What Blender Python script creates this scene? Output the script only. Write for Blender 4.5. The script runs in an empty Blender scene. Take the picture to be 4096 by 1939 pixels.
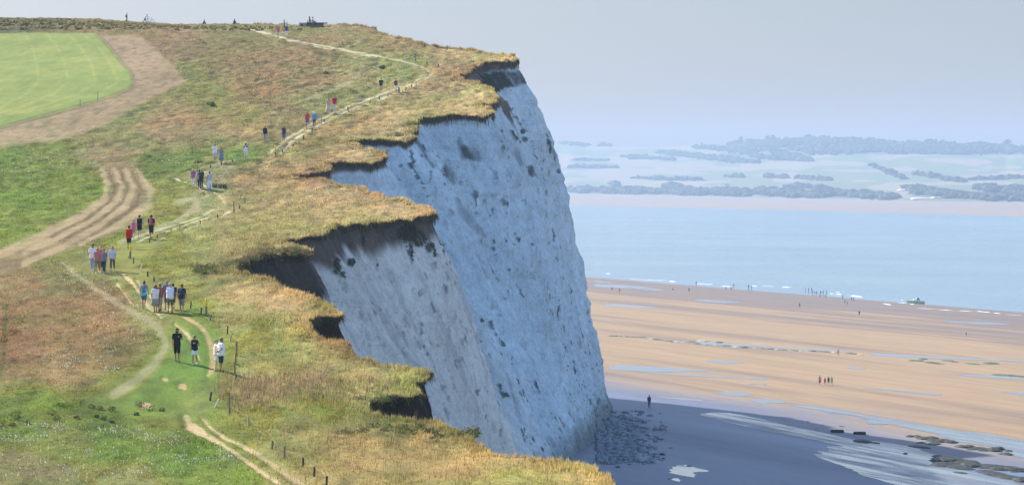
import bpy, bmesh, math, random
import numpy as np
from mathutils import Vector, Quaternion, Matrix

random.seed(7)
R = np.random.default_rng(7)
scene = bpy.context.scene
COL = scene.collection
K = 4096.0 / 2575.0
F = 12000.0
CX, HY = 2048.0, 700.0
CAMZ = 40.0                      # sea level is z = 0

# ------------------------------------------------------------------ helpers
def lin(c):
    c = np.asarray(c, float) / 255.0
    return np.where(c <= 0.04045, c / 12.92, ((c + 0.055) / 1.055) ** 2.4)

def h3(ix, iy, iz, seed):
    h = (ix.astype(np.int64) * 374761393 + iy.astype(np.int64) * 668265263 + iz.astype(np.int64) * 2147483647 + seed * 974711) & 0xFFFFFFFF
    h = ((h ^ (h >> 13)) * 1274126177) & 0xFFFFFFFF
    h = ((h ^ (h >> 15)) * 2246822519) & 0xFFFFFFFF
    h = h ^ (h >> 16)
    return (h & 0xFFFFFF) / float(0xFFFFFF)

def vnoise(x, y, z=None, seed=0):
    x = np.asarray(x, float); y = np.asarray(y, float)
    z = np.zeros_like(x) if z is None else np.asarray(z, float)
    x, y, z = np.broadcast_arrays(x, y, z)
    ix, iy, iz = np.floor(x), np.floor(y), np.floor(z)
    fx, fy, fz = x - ix, y - iy, z - iz
    fx = fx * fx * (3 - 2 * fx); fy = fy * fy * (3 - 2 * fy); fz = fz * fz * (3 - 2 * fz)
    ix, iy, iz = ix.astype(np.int64), iy.astype(np.int64), iz.astype(np.int64)
    def c(a, b, d): return h3(ix + a, iy + b, iz + d, seed)
    x00 = c(0,0,0) * (1 - fx) + c(1,0,0) * fx
    x10 = c(0,1,0) * (1 - fx) + c(1,1,0) * fx
    x01 = c(0,0,1) * (1 - fx) + c(1,0,1) * fx
    x11 = c(0,1,1) * (1 - fx) + c(1,1,1) * fx
    y0 = x00 * (1 - fy) + x10 * fy
    y1 = x01 * (1 - fy) + x11 * fy
    return (y0 * (1 - fz) + y1 * fz) * 2 - 1          # -1..1

def fbm(x, y, z=None, seed=0, octv=4, gain=0.5):
    a, s, f = 1.0, 0.0, 1.0
    z0 = 0.0 if z is None else np.asarray(z, float)
    n = 0.0
    for o in range(octv):
        s = s + a * vnoise(np.asarray(x) * f, np.asarray(y) * f, z0 * f if z is not None else None, seed + o * 17)
        n += a; a *= gain; f *= 2.03
    return s / n

def sstep(a, b, x):
    t = np.clip((np.asarray(x, float) - a) / (b - a), 0, 1)
    return t * t * (3 - 2 * t)

def link(o, parent=None):
    COL.objects.link(o)
    if parent is not None: o.parent = parent
    return o

def mesh_np(name, V, quads=None, tris=None, col=None, attrs=None, smooth=True):
    me = bpy.data.meshes.new(name)
    V = np.asarray(V, np.float32)
    me.vertices.add(len(V)); me.vertices.foreach_set('co', V.ravel())
    loops = []; starts = []; tot = []
    p = 0
    for F_, n in ((quads, 4), (tris, 3)):
        if F_ is None or len(F_) == 0: continue
        F_ = np.asarray(F_, np.int32)
        loops.append(F_.ravel()); starts.append(p + np.arange(len(F_)) * n); tot.append(np.full(len(F_), n)); p += F_.size
    loops = np.concatenate(loops).astype(np.int32)
    starts = np.concatenate(starts).astype(np.int32)
    me.loops.add(len(loops)); me.loops.foreach_set('vertex_index', loops)
    me.polygons.add(len(starts)); me.polygons.foreach_set('loop_start', starts)
    me.update(calc_edges=True); me.validate()
    if col is not None:
        a = me.attributes.new('Col', 'FLOAT_COLOR', 'POINT')
        c = np.ones((len(V), 4), np.float32); c[:, :3] = col
        a.data.foreach_set('color', c.ravel())
    for k, v in (attrs or {}).items():
        a = me.attributes.new(k, 'FLOAT', 'POINT'); a.data.foreach_set('value', np.asarray(v, np.float32))
    if smooth: me.polygons.foreach_set('use_smooth', np.ones(len(me.polygons), bool))
    return me

def obj(name, me, mat=None, parent=None):
    o = bpy.data.objects.new(name, me)
    if mat is not None:
        if isinstance(mat, (list, tuple)):
            for m in mat: me.materials.append(m)
        else: me.materials.append(mat)
    return link(o, parent)

def tag(o, label=None, cat=None, group=None, kind=None):
    if label: o['label'] = label
    if cat: o['category'] = cat
    if group: o['group'] = group
    if kind: o['kind'] = kind
    return o

def grid_quads(nr, nc):
    i = np.arange(nr - 1)[:, None] * nc + np.arange(nc - 1)[None, :]
    return np.stack([i, i + 1, i + nc + 1, i + nc], -1).reshape(-1, 4)

# ------------------------------------------------------------------ materials
def nmat(name):
    m = bpy.data.materials.new(name); m.use_nodes = True
    nt = m.node_tree; b = nt.nodes['Principled BSDF']
    return m, nt, b

def N(nt, typ, **kw):
    n = nt.nodes.new(typ)
    for k, v in kw.items(): setattr(n, k, v)
    return n

def noise_node(nt, vec, scale, detail=4, rough=0.55):
    n = N(nt, 'ShaderNodeTexNoise'); n.inputs['Scale'].default_value = scale
    n.inputs['Detail'].default_value = detail; n.inputs['Roughness'].default_value = rough
    nt.links.new(vec, n.inputs['Vector']); return n

def ramp(nt, fac, stops):
    r = N(nt, 'ShaderNodeValToRGB'); cr = r.color_ramp
    while len(cr.elements) < len(stops): cr.elements.new(0.5)
    for e, (p, c) in zip(cr.elements, stops):
        e.position = p; e.color = (c, c, c, 1) if np.isscalar(c) else (*c, 1)
    nt.links.new(fac, r.inputs['Fac']); return r

def mixc(nt, fac, a, b, mode='MIX'):
    m = N(nt, 'ShaderNodeMix', data_type='RGBA', blend_type=mode)
    for sock, v in ((m.inputs['Factor'], fac), (m.inputs[6], a), (m.inputs[7], b)):
        if isinstance(v, (int, float)): sock.default_value = v
        elif isinstance(v, (tuple, list, np.ndarray)): sock.default_value = (*v[:3], 1)
        else: nt.links.new(v, sock)
    return m.outputs[2]

_mc = {}
def plain(rgb, rough=0.8, name='cloth', var=0.12):
    key = (tuple(rgb), rough, name)
    if key in _mc: return _mc[key]
    m, nt, b = nmat(name)
    tc = N(nt, 'ShaderNodeTexCoord')
    n = noise_node(nt, tc.outputs['Object'], 14.0, 3)
    r = ramp(nt, n.outputs['Fac'], [(0.3, 1 - var), (0.7, 1 + var * 0.5)])
    c = lin(rgb)
    nt.links.new(mixc(nt, 1.0, tuple(c), r.outputs['Color'], 'MULTIPLY'), b.inputs['Base Color'])
    b.inputs['Roughness'].default_value = rough
    b.inputs['Specular IOR Level'].default_value = 0.25
    _mc[key] = m
    return m

# ------------------------------------------------------------------ the lie of the land
PY = np.array([1939,1800,1650,1485,1350,1252,1090,960,867,755,650,571,514,452,374,300,239,200,185,172,151,135,115,103,100.], float)
PD = np.array([112,122,134,148,158,167,188,214,236,262,283,299,311,324,344,366,390,405,410,414,422,429,438,455,465.], float)
def D_of(py): return np.interp(-np.asarray(py, float), -PY, PD)
pz = (HY - PY) * PD / F
_yd = np.concatenate([[-60, 0, 30, 60, 90], PD, [500, 540, 600, 700, 800]])
_zd = np.concatenate([[-13.5, -13.5, -13.5, -13.2, -12.4], pz, [(HY-100.5)*500/F, (HY-103)*540/F, 28.0, 29.0, 28.0]])
_yf = np.arange(-60, 800, 1.0)
_zf = np.interp(_yf, _yd, _zd)
_kern = np.exp(-0.5 * (np.arange(-12, 13) / 5.0) ** 2); _kern /= _kern.sum()
_zs = np.convolve(np.pad(_zf, 12, mode='edge'), _kern, 'valid')
def base_z(Y): return CAMZ + np.interp(Y, _yf, _zs)
def ground(X, Y):
    X = np.asarray(X, float); Y = np.asarray(Y, float)
    z = base_z(Y)
    z = z + 0.22 * fbm(X / 14, Y / 22, seed=3, octv=3)
    z = z + 0.9 * sstep(-52, -70, X) * sstep(432, 462, Y)
    z = z + 0.35 * np.exp(-(((X + 22) / 7) ** 2) - ((Y - 450) / 10) ** 2)
    return z

# cliff edge, seen points (in the 2575-wide view) turned into plan positions
EDGE = [(1545,1219),(1520,1195),(1490,1180),(1440,1166),(1380,1157),(1300,1153),(1240,1148),(1205,1118),(1160,1092),(1120,1076),(1100,1062),
 (1040,1056),(960,1043),(915,1012),(960,999),(1020,994),(1062,988),(1030,969),(1060,958),(1085,946),(1075,938),(1000,925),(950,912),(900,903),(893,892),
 (880,880),(858,866),(885,872),(860,859),(800,848),(775,832),(770,815),(800,797),(850,790),(856,783),(840,774),(800,759),(760,745),(720,726),(690,713),(650,698),
 (588,688),(600,668),(650,650),(700,642),(770,637),(783,630),(760,622),(700,612),(740,606),(800,603),(802,596),(860,576),(960,561),(1040,553),(1095,546),
 (1090,538),(1060,522),(1000,510),(962,498),(955,490),(900,475),(840,463),(800,454),(760,447),(722,441),(740,437),(800,430),(836,425),(815,416),(798,409),
 (860,405),(930,401),(970,395),(967,387),(940,377),(900,367),(850,358),(900,354),(980,350),(1030,346),(1043,341),(1036,333),(1048,318),(1038,311),(1062,297),
 (1150,292),(1200,290),(1240,284),(1236,275),(1200,266),(1240,262),(1252,256),(1250,245),(1240,232),(1212,214),(1170,201),(1150,191),(1178,180),(1200,168),(1212,161),
 (1252,157),(1303,151),(1288,145),(1240,135),(1190,125),(1090,118),(1050,108),(1000,95),(960,85),(940,72),(860,65)]
ey, ex = [], []
for (dx, dy) in EDGE:
    px, py = dx * K, dy * K
    Y = float(D_of(py))
    if dy == 65: Y = 455.0
    if ey and Y < ey[-1] + 0.22: Y = ey[-1] + 0.22
    ey.append(Y); ex.append((px - CX) / F * Y)
ey = [-60, 20, 70, 100] + ey + [463, 478, 500, 525, 620, 700, 800]
ex = [9, 9, 7, 5.2] + ex + [-38, -53, -72, -92, -130, -160, -200]
ey = np.array(ey); ex = np.array(ex)
# resample by arc length so that land rows and cliff columns share the same points
seg = np.hypot(np.diff(ex), np.diff(ey)); s = np.concatenate([[0], np.cumsum(seg)])
def step_at(y): return 0.26 if 105 < y < 300 else (0.34 if y < 420 and y > 100 else 1.6)
ss = [0.0]
while ss[-1] < s[-1]:
    y = np.interp(ss[-1], s, ey); ss.append(ss[-1] + step_at(y))
ss = np.array(ss[:-1])
EX = np.interp(ss, s, ex); EY = np.interp(ss, s, ey)
# ragged turf outline
EX = EX + np.where(EY > 100, 0.22, 0.0) * fbm(ss * 0.9, ss * 0.0, seed=11, octv=4) + 0.16 * vnoise(ss * 3.1, ss * 0, seed=15)
EZ = ground(EX, EY)
def edge_x(Y): return np.interp(Y, EY, EX)

def hit(px, py):
    """where the sight line through a photo point meets the land"""
    a = (px - CX) / F; b = (HY - py) / F
    Y = np.arange(108, 462, 0.25)
    g = ground(a * Y, Y); ray = CAMZ + b * Y
    below = ray <= g
    i = int(np.argmax(below)) if below.any() else int(np.argmin(np.where(Y > 380, ray - g, 1e9)))
    y = float(Y[i]); return a * y, y, float(ground(a * y, y))

# ------------------------------------------------------------------ colour plan of the land
CP = [(20,75,110,98,52),(300,78,140,118,66),(600,80,132,122,64),(700,85,150,130,75),(900,90,158,130,80),(1000,110,170,140,85),(1200,140,190,160,100),(1280,148,205,172,112),
(450,120,150,120,78),(600,120,145,120,70),(800,130,150,125,75),(450,180,140,126,60),(600,170,150,120,70),(750,160,155,125,80),(900,170,160,145,85),(1000,180,148,150,78),
(520,240,140,130,55),(650,220,160,122,74),(800,210,156,128,80),(900,220,150,140,80),(450,300,160,130,80),(600,290,150,132,64),(720,280,160,135,85),(800,260,150,140,75),
(300,340,150,135,75),(450,350,166,130,90),(600,340,166,140,86),(1150,175,172,138,92),(1100,210,176,146,92),(1000,250,176,150,90),(1200,250,202,172,110),(900,310,176,146,90),
(1000,300,196,166,106),(1100,270,186,160,96),(800,350,166,140,80),(900,370,196,160,105),(700,420,182,150,95),(620,450,166,135,85),(800,430,190,150,100),
(100,390,122,140,62),(50,420,116,145,58),(300,380,166,135,92),(400,410,105,130,56),(480,400,112,142,62),(600,390,116,152,68),
(100,500,120,145,56),(50,560,126,150,56),(200,480,126,146,56),(420,500,136,146,68),(420,540,138,146,70),(540,430,166,150,105),(520,500,150,150,92),
(300,590,126,146,58),(200,620,140,135,65),(430,640,136,150,72),(600,520,166,145,85),(700,500,176,150,92),(850,490,190,156,106),(950,500,196,156,106),(1050,530,216,176,120),
(900,540,192,166,102),(700,560,170,150,86),(600,600,166,150,86),(500,620,155,150,80),(750,630,192,166,106),(650,650,120,100,60),(550,680,140,125,70),(450,680,150,150,75),
(50,700,162,128,84),(150,690,145,130,75),(100,800,152,114,72),(250,760,152,116,72),(200,850,152,120,72),(300,870,146,120,70),(50,900,158,115,76),(150,940,156,124,76),
(380,700,138,140,68),(400,780,150,150,85),(600,740,182,156,96),(700,760,196,162,106),(800,780,196,160,100),(650,850,150,150,70),(750,870,170,155,80),(600,800,165,150,85),(850,860,182,140,90),
(480,800,126,152,62),(450,900,108,150,54),(450,960,104,146,54),(400,1000,104,142,50),(500,1000,122,150,72),(500,850,110,152,56),
(700,920,166,150,80),(900,930,182,156,96),(1000,940,176,156,90),(650,980,166,138,92),(800,970,170,138,96),(950,990,202,172,116),
(100,1010,114,140,50),(250,1050,92,122,42),(50,1050,100,130,46),(400,1070,116,136,56),(150,1120,126,140,70),(300,1130,108,140,50),(100,1180,138,124,74),(300,1190,138,134,74),(450,1150,108,140,50),(550,1180,114,142,56),(600,1200,124,150,60),
(650,1040,132,140,62),(800,1010,136,152,66),(900,1060,150,135,75),(1000,1070,140,130,70),(750,1080,150,140,75),(900,1130,182,152,90),(1100,1120,176,146,86),(700,1150,155,146,76),(800,1190,170,150,86),(1000,1190,182,152,90),(1200,1180,192,156,90),(1350,1190,200,166,96),(1450,1190,206,170,100),(1500,1210,206,166,100)]
cpx = np.array([c[0] for c in CP], float); cpy = np.array([c[1] for c in CP], float); cpc = lin([c[2:] for c in CP])
GXn, GYn = 150, 130
gx = np.linspace(-400, 1700, GXn); gy = np.linspace(40, 1300, GYn)
gxx, gyy = np.meshgrid(gx, gy)
d2 = ((gxx[..., None] - cpx) * 0.62) ** 2 + (gyy[..., None] - cpy) ** 2 + 60.0
w = d2 ** -2.2
CG = (w[..., None] * cpc).sum(2) / w.sum(2)[..., None]
def sample_col(dx, dy):
    fx = np.clip((dx - gx[0]) / (gx[1] - gx[0]), 0, GXn - 1.001); fy = np.clip((dy - gy[0]) / (gy[1] - gy[0]), 0, GYn - 1.001)
    ix, iy = fx.astype(int), fy.astype(int); fx = (fx - ix)[:, None]; fy = (fy - iy)[:, None]
    return (CG[iy, ix] * (1 - fx) + CG[iy, ix + 1] * fx) * (1 - fy) + (CG[iy + 1, ix] * (1 - fx) + CG[iy + 1, ix + 1] * fx) * fy

def pl_dist(x, y, pts):
    """distance to a polyline, with the interpolated width (third value of each point)"""
    best = np.full(x.shape, 1e9); bw = np.ones(x.shape)
    for (x0, y0, w0), (x1, y1, w1) in zip(pts[:-1], pts[1:]):
        vx, vy = x1 - x0, y1 - y0; L = vx * vx + vy * vy + 1e-9
        t = np.clip(((x - x0) * vx + (y - y0) * vy) / L, 0, 1)
        d = np.hypot(x - x0 - t * vx, y - y0 - t * vy)
        m = d < best
        best = np.where(m, d, best); bw = np.where(m, w0 + (w1 - w0) * t, bw)
    return best, bw
def in_poly(x, y, poly):
    c = np.zeros(x.shape, bool)
    n = len(poly)
    for i in range(n):
        x0, y0 = poly[i]; x1, y1 = poly[(i + 1) % n]
        if y0 == y1: continue
        c ^= ((y0 > y) != (y1 > y)) & (x < (x1 - x0) * (y - y0) / (y1 - y0) + x0)
    return c
def soft_poly(x, y, poly, w):
    ins = in_poly(x, y, poly)
    d, _ = pl_dist(x, y, [(a, b, 1) for a, b in poly + poly[:1]])
    return sstep(-w, w, np.where(ins, d, -d))

# wheel ruts and footpaths: (x, y, half width) in photo pixels; colour; raggedness
EARTH = lin((222,184,138)); CHALKY = lin((214,202,164)); ORANGE = lin((216,170,122)); DRY = lin((190,166,126))
TRACKS = [
 ([(810,1663,4),(840,1695,5),(863,1717,6),(893,1736,6),(931,1755,7),(983,1785,8),(1044,1815,9),(1100,1860,10),(1157,1898,11),(1194,1928,12),(1260,1985,13)], EARTH, 0.25),
 ([(740,1654,12),(763,1694,15),(800,1715,14),(827,1734,9),(890,1766,8),(954,1813,8),(1018,1861,8),(1098,1917,8),(1160,1975,8)], EARTH, 0.9),
 ([(720,1262,3),(740,1273,4),(787,1296,7),(827,1336,9),(846,1384,11),(851,1432,12),(848,1470,11),(836,1497,8)], ORANGE, 0.3),
 ([(699,1298,3),(729,1319,5),(747,1337,5),(758,1357,6),(766,1375,4)], EARTH, 0.7),
 ([(724,1540,10),(738,1541,10)], ORANGE, 0.8), ([(575,1613,9),(600,1613,9)], ORANGE, 0.6), ([(655,1511,5),(665,1514,5)], ORANGE, 0.8),
 ([(790,1420,3),(800,1440,3)], EARTH, 0.9),
 ([(493,1098,4),(541,1145,5),(575,1195,5),(600,1230,6),(640,1268,5)], EARTH, 1.3),
 ([(470,1135,3),(500,1175,4),(530,1210,4),(545,1230,3)], EARTH, 1.3),
 ([(545,1120,3),(580,1165,4),(640,1205,5),(680,1240,4)], EARTH, 1.2),
 ([(520,950,3),(600,925,4),(668,907,4),(748,883,4),(811,859,4),(858,835,3)], CHALKY, 0.5),
 ([(545,962,3),(620,934,4),(690,915,4),(760,893,4),(830,868,3)], CHALKY, 0.6),
 ([(600,968,2),(700,930,3),(800,896,3),(880,865,3),(926,838,3)], CHALKY, 0.6),
 ([(790,735,3),(819,748,4),(850,763,5),(880,785,5),(903,812,4)], EARTH, 0.3),
 ([(740,728,3),(780,748,3),(810,765,3),(830,785,2)], EARTH, 0.6),
 ([(695,712,3),(720,722,4)], CHALKY, 0.8),
 ([(730,694,2),(795,676,2.4),(891,649,3),(970,636,3),(1018,630,2)], DRY, 0.4),
 ([(1075,612,4),(1098,596,5),(1145,557,5),(1209,517,5),(1273,477,5),(1352,442,4),(1432,410,4),(1511,382,4),(1591,353,4),(1654,332,4),(1680,316,4)], CHALKY, 0.75),
 ([(1120,608,5),(1160,570,5),(1200,543,6),(1260,506,6),(1300,484,5),(1370,450,4),(1450,420,4),(1530,391,4),(1600,364,4),(1660,338,4),(1706,314,4),(1728,298,3)], CHALKY, 0.35),
 ([(1720,296,3),(1706,278,3),(1680,266,3),(1650,257,3.4),(1590,241,3.4),(1500,224,3.4),(1400,203,3.2),(1300,181,3.2),(1200,163,3.4),(1150,156,3.6),(1110,143,4.5),(1080,133,5),(1040,123,5),(1010,118,4)], CHALKY, 0.25),
 ([(1480,225,2),(1440,217,2.5),(1380,203,2.5),(1300,190,2.5),(1220,172,2.5),(1160,160,2.5),(1130,152,3),(1090,140,4),(1030,124,4)], CHALKY, 0.5),
 ([(1690,300,4),(1674,304,5)], CHALKY, 1.0), ([(990,112,4),(1022,113,4)], CHALKY, 0.3),
]
STRIPES = [[(255,425,6),(272,462,10),(256,506,10),(205,545,11),(120,582,12),(30,628,12),(-60,660,12)],
 [(288,425,5),(306,468,8),(292,508,9),(232,552,10),(150,596,10),(60,636,9)],
 [(316,425,5),(334,470,8),(318,512,9),(258,560,10),(170,612,10),(60,664,10)],
 [(345,425,5),(378,478,10),(372,512,12),(335,540,11),(262,580,8),(200,612,6)],
 [(440,505,6),(490,500,8),(498,520,9),(455,548,9),(380,580,8),(300,606,6)],
 [(150,660,5),(215,705,7),(260,738,8),(330,782,9),(395,822,11),(418,868,12),(392,912,13),(345,955,14),(285,992,13)],
 [(905,180,5),(880,205,6),(830,228,6),(770,250,5)]]
HEDGE = [[(16,770,5),(14,820,6),(8,880,6),(2,945,5)], [(410,445,6),(425,470,8),(440,430,8)]]
FIELD = [(-300,82),(238,84),(270,113),(308,157),(332,188),(335,207),(326,220),(295,236),(250,252),(190,270),(95,295),(0,323),(-300,352)]
TILL = [(-300,82),(352,92),(402,132),(440,170),(466,200),(434,217),(376,252),(283,296),(207,333),(150,352),(0,371),(-300,380)]

def land_colour(X, Y):
    """albedo and grass height for land points"""
    px = CX + F * X / Y
    py = HY - F * (base_z(Y) - CAMZ) / Y
    dx, dy = px / K, py / K
    wob = 9 * fbm(X / 3.0, Y / 7.0, seed=21, octv=3)
    c = sample_col(dx + wob * 2.2, dy + wob)
    hgt = np.full(X.shape, 0.12)
    # mottling: dry against green clumps
    n1 = fbm(X / 2.2, Y / 5.5, seed=31, octv=4)
    n2 = fbm(X / 0.7, Y / 2.4, seed=37, octv=3)
    n3 = fbm(X / 7, Y / 15, seed=41, octv=3)
    green = np.array([0.80, 1.00, 0.72]); dry = np.array([1.16, 1.03, 1.02]); rust = np.array([1.05, 0.88, 0.88])
    t = np.clip(n1 * 1.3 + n3 * 0.9, -1, 1)[:, None]
    m = np.where(t > 0, 1 + (dry - 1) * t, 1 + (green - 1) * -t)
    c = c * m
    r_ = (sstep(0.15, 0.5, n3) * sstep(700, 200, dx) * 0.3)[:, None]
    c = c * (1 + (rust - 1) * r_)
    c = c * (1 + 0.42 * n2)[:, None]
    # zones with their own look
    till = soft_poly(dx + wob * 1.1, dy + wob * 0.45, TILL, 7.0) * (0.86 + 0.14 * np.clip(n2 * 2, -1, 1))
    field = soft_poly(dx + wob * .2, dy + wob * 0.1, FIELD, 2.5)
    lines = np.zeros(X.shape)
    for off in (0.22, 0.45, 0.66, 0.82):
        cxx, cyy = 335 * off + 20, 200
        poly = [(235 * off + 10, 84, 2), (270 * off + 20, 113, 2), (308 * off + 24, 157, 2.2), (334 * off + 22, 205, 2.2), (295 * off, 238, 2.2), (190 * off - 40, 272, 2), (-80, 312, 2)]
        d, wd = pl_dist(dx, dy, poly); lines = np.maximum(lines, np.exp(-(d / (wd * 1.5)) ** 2))
    fc = lin((140,154,78)) * (1 + 0.14 * n1 + 0.10 * n2)[:, None] * np.where(n3[:, None] > 0, 1.0, 1.0)
    yel = lin((172,172,92))
    fc = fc + (yel - fc) * np.clip(lines * (0.42 + 0.5 * n1) + sstep(-0.1, 0.6, n3) * 0.45 + 0.3 * n2, 0, 1)[:, None]
    tc = lin((168,142,108)) * (1 + 0.36 * n2 + 0.20 * n1 + 0.14 * n3)[:, None]
    tc = tc * (1 - 0.30 * (sstep(0.25, 0.55, n2))[:, None])
    c = c + (tc - c) * till[:, None]
    c = c + (fc - c) * field[:, None]
    hgt = hgt * (1 - till) * (1 - field)
    rim, _ = pl_dist(dx, dy, [(a, b, 1) for a, b in FIELD[1:12]])
    rimm = np.exp(-((rim - 3) / 2.6) ** 2) * sstep(-0.2, 0.4, n2 + 0.4) * 0.7
    c = c * (1 - 0.65 * rimm * till)[:, None]
    d, wd = pl_dist(dx + wob * 1.2, dy + wob * .5, [(296,428,34),(322,470,50),(308,512,52),(252,556,42),(150,602,32),(50,646,28),(-60,684,28)])
    a = sstep(1.15, 0.75, d / wd) * 0.9
    c = c + (lin((150, 122, 82)) * (1 + 0.3 * n2 + 0.2 * n1)[:, None] - c) * a[:, None]; hgt = hgt * (1 - 0.5 * a)
    for si, st in enumerate(STRIPES):
        d, wd = pl_dist(dx + wob * .3, dy + wob * .15, st)
        a = sstep(1.35, 0.35, d / (wd * (1 + 0.5 * n1))) * (0.68 + 0.32 * n2) * (1.0 if si < 4 else 0.95)
        sc = lin((198,164,122) if si < 4 else (184,162,120)) * (1 + 0.12 * n1)[:, None]
        c = c + (sc - c) * np.clip(a * 0.95, 0, 1)[:, None]
        hgt = hgt * (1 - 0.75 * np.clip(a, 0, 1))
    d, wd = pl_dist(dx + wob * .3, dy + wob * .15, HEDGE[0])
    a = sstep(1.5, 0.4, d / wd) * (0.5 + 0.4 * n2)
    c = c + (lin((92, 98, 52)) - c) * a[:, None]; hgt = hgt * (1 + 0.5 * a)
    for st in ([(272,428,2),(290,468,4),(274,508,4),(218,552,4),(130,594,4)], [(302,428,2),(320,470,4),(305,510,4),(246,558,4),(150,606,4)], [(331,430,2),(352,474,4),(342,514,5),(300,548,5),(230,590,4)]):
        d, wd = pl_dist(dx + wob * .5, dy + wob * .2, st); a = sstep(1.4, 0.5, d / wd) * sstep(-0.4, 0.3, n2 + 0.2)
        c = c + (lin((112, 88, 54)) - c) * (0.8 * a)[:, None]
    # trodden green corridor under the walkers
    path = np.zeros(X.shape)
    for pts, pc, rag in TRACKS:
        xs = [p[0] for p in pts]; ys = [p[1] for p in pts]
        b = (px > min(xs) - 60) & (px < max(xs) + 60) & (py > min(ys) - 60) & (py < max(ys) + 60)
        if not b.any(): continue
        q = px[b] + (6 * n2[b] + 3 * n1[b]); r = py[b] + 3 * n2[b]
        d, wd = pl_dist(q, r, pts)
        wd = wd * (0.72 if ys[0] < 1000 else 1.0)
        rn = fbm(X[b] / 0.9, Y[b] / 3.0, seed=53, octv=3)
        wv = wd * (1 + rag * 1.1 * rn)
        a = sstep(1.25, 0.70, d / np.maximum(wv, 0.3)) * (0.55 + 0.45 * sstep(-0.45, 0.05, rn + 0.5 * n2[b]))
        cc = c[b]; colr = pc * (1 + 0.12 * rn)[:, None]
        c[b] = cc + (colr - cc) * (a * 0.95)[:, None]
        path[b] = np.maximum(path[b], np.maximum(a, sstep(3.0, 1.2, d / wd) * 0.6))
    hgt = hgt * (1 - 0.9 * path)
    # grass height by zone
    hgt = hgt * np.where(dy > 400, 1.0, 0.9)
    reed = soft_poly(dx, dy, [(545,950),(700,935),(1000,950),(1000,985),(850,1010),(600,1030),(540,1000)], 15)
    edge = sstep(2.5, 0.2, edge_x(Y) - X)
    right = sstep(560, 700, dx)
    hgt = hgt * (1 + 0.8 * reed + 0.6 * edge + 0.3 * right)
    walk = soft_poly(dx, dy, [(220,1010),(430,900),(400,800),(340,720),(230,690),(200,660),(330,600),(420,600),(350,660),(480,790),(560,850),(580,950),(520,1030),(480,1060)], 20)
    hgt = hgt * (1 - 0.75 * walk)
    lum = (c @ np.array([0.3, 0.59, 0.11]))[:, None]
    fz = np.clip(field + till, 0, 1)[:, None]
    c = c * fz + (1 - fz) * (c * 0.90 + lum * 0.10) * np.where((c[:, 1] > c[:, 0] * 1.0)[:, None], np.array([[0.95, 0.83, 0.60]]), np.array([[0.895, 0.96, 0.89]]))
    return np.clip(c, 0.004, 1.0), np.clip(hgt, 0, 1.2), reed, path

ALB = 0.72         # sunlit picture colour -> surface colour

# ------------------------------------------------------------------ land mesh
NCOL = 470
rows = len(EY)
left = -(2048.0 / F) * np.maximum(EY, 60) * 1.25 - 4
sgrid = np.concatenate([np.linspace(0, 1, NCOL)])
LX = left[:, None] + (EX - left)[:, None] * sgrid[None, :]
LY = np.repeat(EY[:, None], NCOL, 1)
flatX, flatY = LX.ravel(), LY.ravel()
lc, lh, _, lpath = land_colour(flatX, np.maximum(flatY, 100))
tuss = fbm(flatX / 1.1, flatY / 1.5, seed=61, octv=3)
tuss2 = fbm(flatX / 3.2, flatY / 4.5, seed=67, octv=3)
LZ = ground(flatX, flatY)
amp = np.clip(lh / 0.12, 0.12, 1.6)
grow = np.clip(flatY / 200.0, 0.6, 1.6)
LZ = LZ + amp * grow * (0.16 * tuss + 0.13 * tuss2) - 0.06 * lpath
endf = np.repeat(np.concatenate([np.ones(NCOL - 1), [0]])[None, :], rows, 0).ravel()
EZg = LZ.reshape(rows, NCOL)[:, -1].copy()
V = np.stack([flatX, flatY, LZ], 1)
land_me = mesh_np('grassland', V, quads=grid_quads(rows, NCOL)[:, ::1], col=lc * ALB)
m, nt, b = nmat('turf')
at = N(nt, 'ShaderNodeAttribute', attribute_name='Col')
geo = N(nt, 'ShaderNodeNewGeometry')
n1 = noise_node(nt, geo.outputs['Position'], 6.0, 5, 0.7)
r1 = ramp(nt, n1.outputs['Fac'], [(0.25, 0.55), (0.75, 1.35)])
nt.links.new(mixc(nt, 1.0, at.outputs['Color'], r1.outputs['Color'], 'MULTIPLY'), b.inputs['Base Color'])
b.inputs['Roughness'].default_value = 1.0; b.inputs['Specular IOR Level'].default_value = 0.05
bp = N(nt, 'ShaderNodeBump'); bp.inputs['Strength'].default_value = 0.7; bp.inputs['Distance'].default_value = 0.12
nt.links.new(n1.outputs['Fac'], bp.inputs['Height']); nt.links.new(bp.outputs['Normal'], b.inputs['Normal'])
land = tag(obj('grassland', land_me, m), kind='structure')

# ------------------------------------------------------------------ the cliff
BXY = np.array([-60, 100, 112, 123, 131, 150, 190, 236, 310, 340, 385, 394, 402, 408, 414, 425, 440, 456, 480, 525, 620, 700, 800], float)
BXX = np.array([14, 12, 9, 2.5, 0.0, -0.6, -1.2, 0.6, 6.6, 9.1, 13.0, 12.5, 6.0, -2, -7, -12, -16, -22, -50, -88, -126, -156, -196], float)
SHIFT = np.interp(EY, [-60, 320, 350, 390, 402, 800], [0, 0, 5, 17, 10, 10])
BY = EY + SHIFT
BYs = np.convolve(np.pad(BY, 40, mode='edge'), np.ones(81) / 81, 'valid')
BX = np.interp(EY, BXY, BXX)
BX = BX + 1.0 * fbm(BYs / 9, BYs * 0, seed=71, octv=3)
def beach_z(X, Y):
    q = 454 - (0.932 * X + 0.363 * Y)
    return 0.031 * q
BZ = beach_z(BX, BYs) - 0.4
NV = 250
vv = np.linspace(0, 1, NV) ** 1.15
EYc = EY
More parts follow.
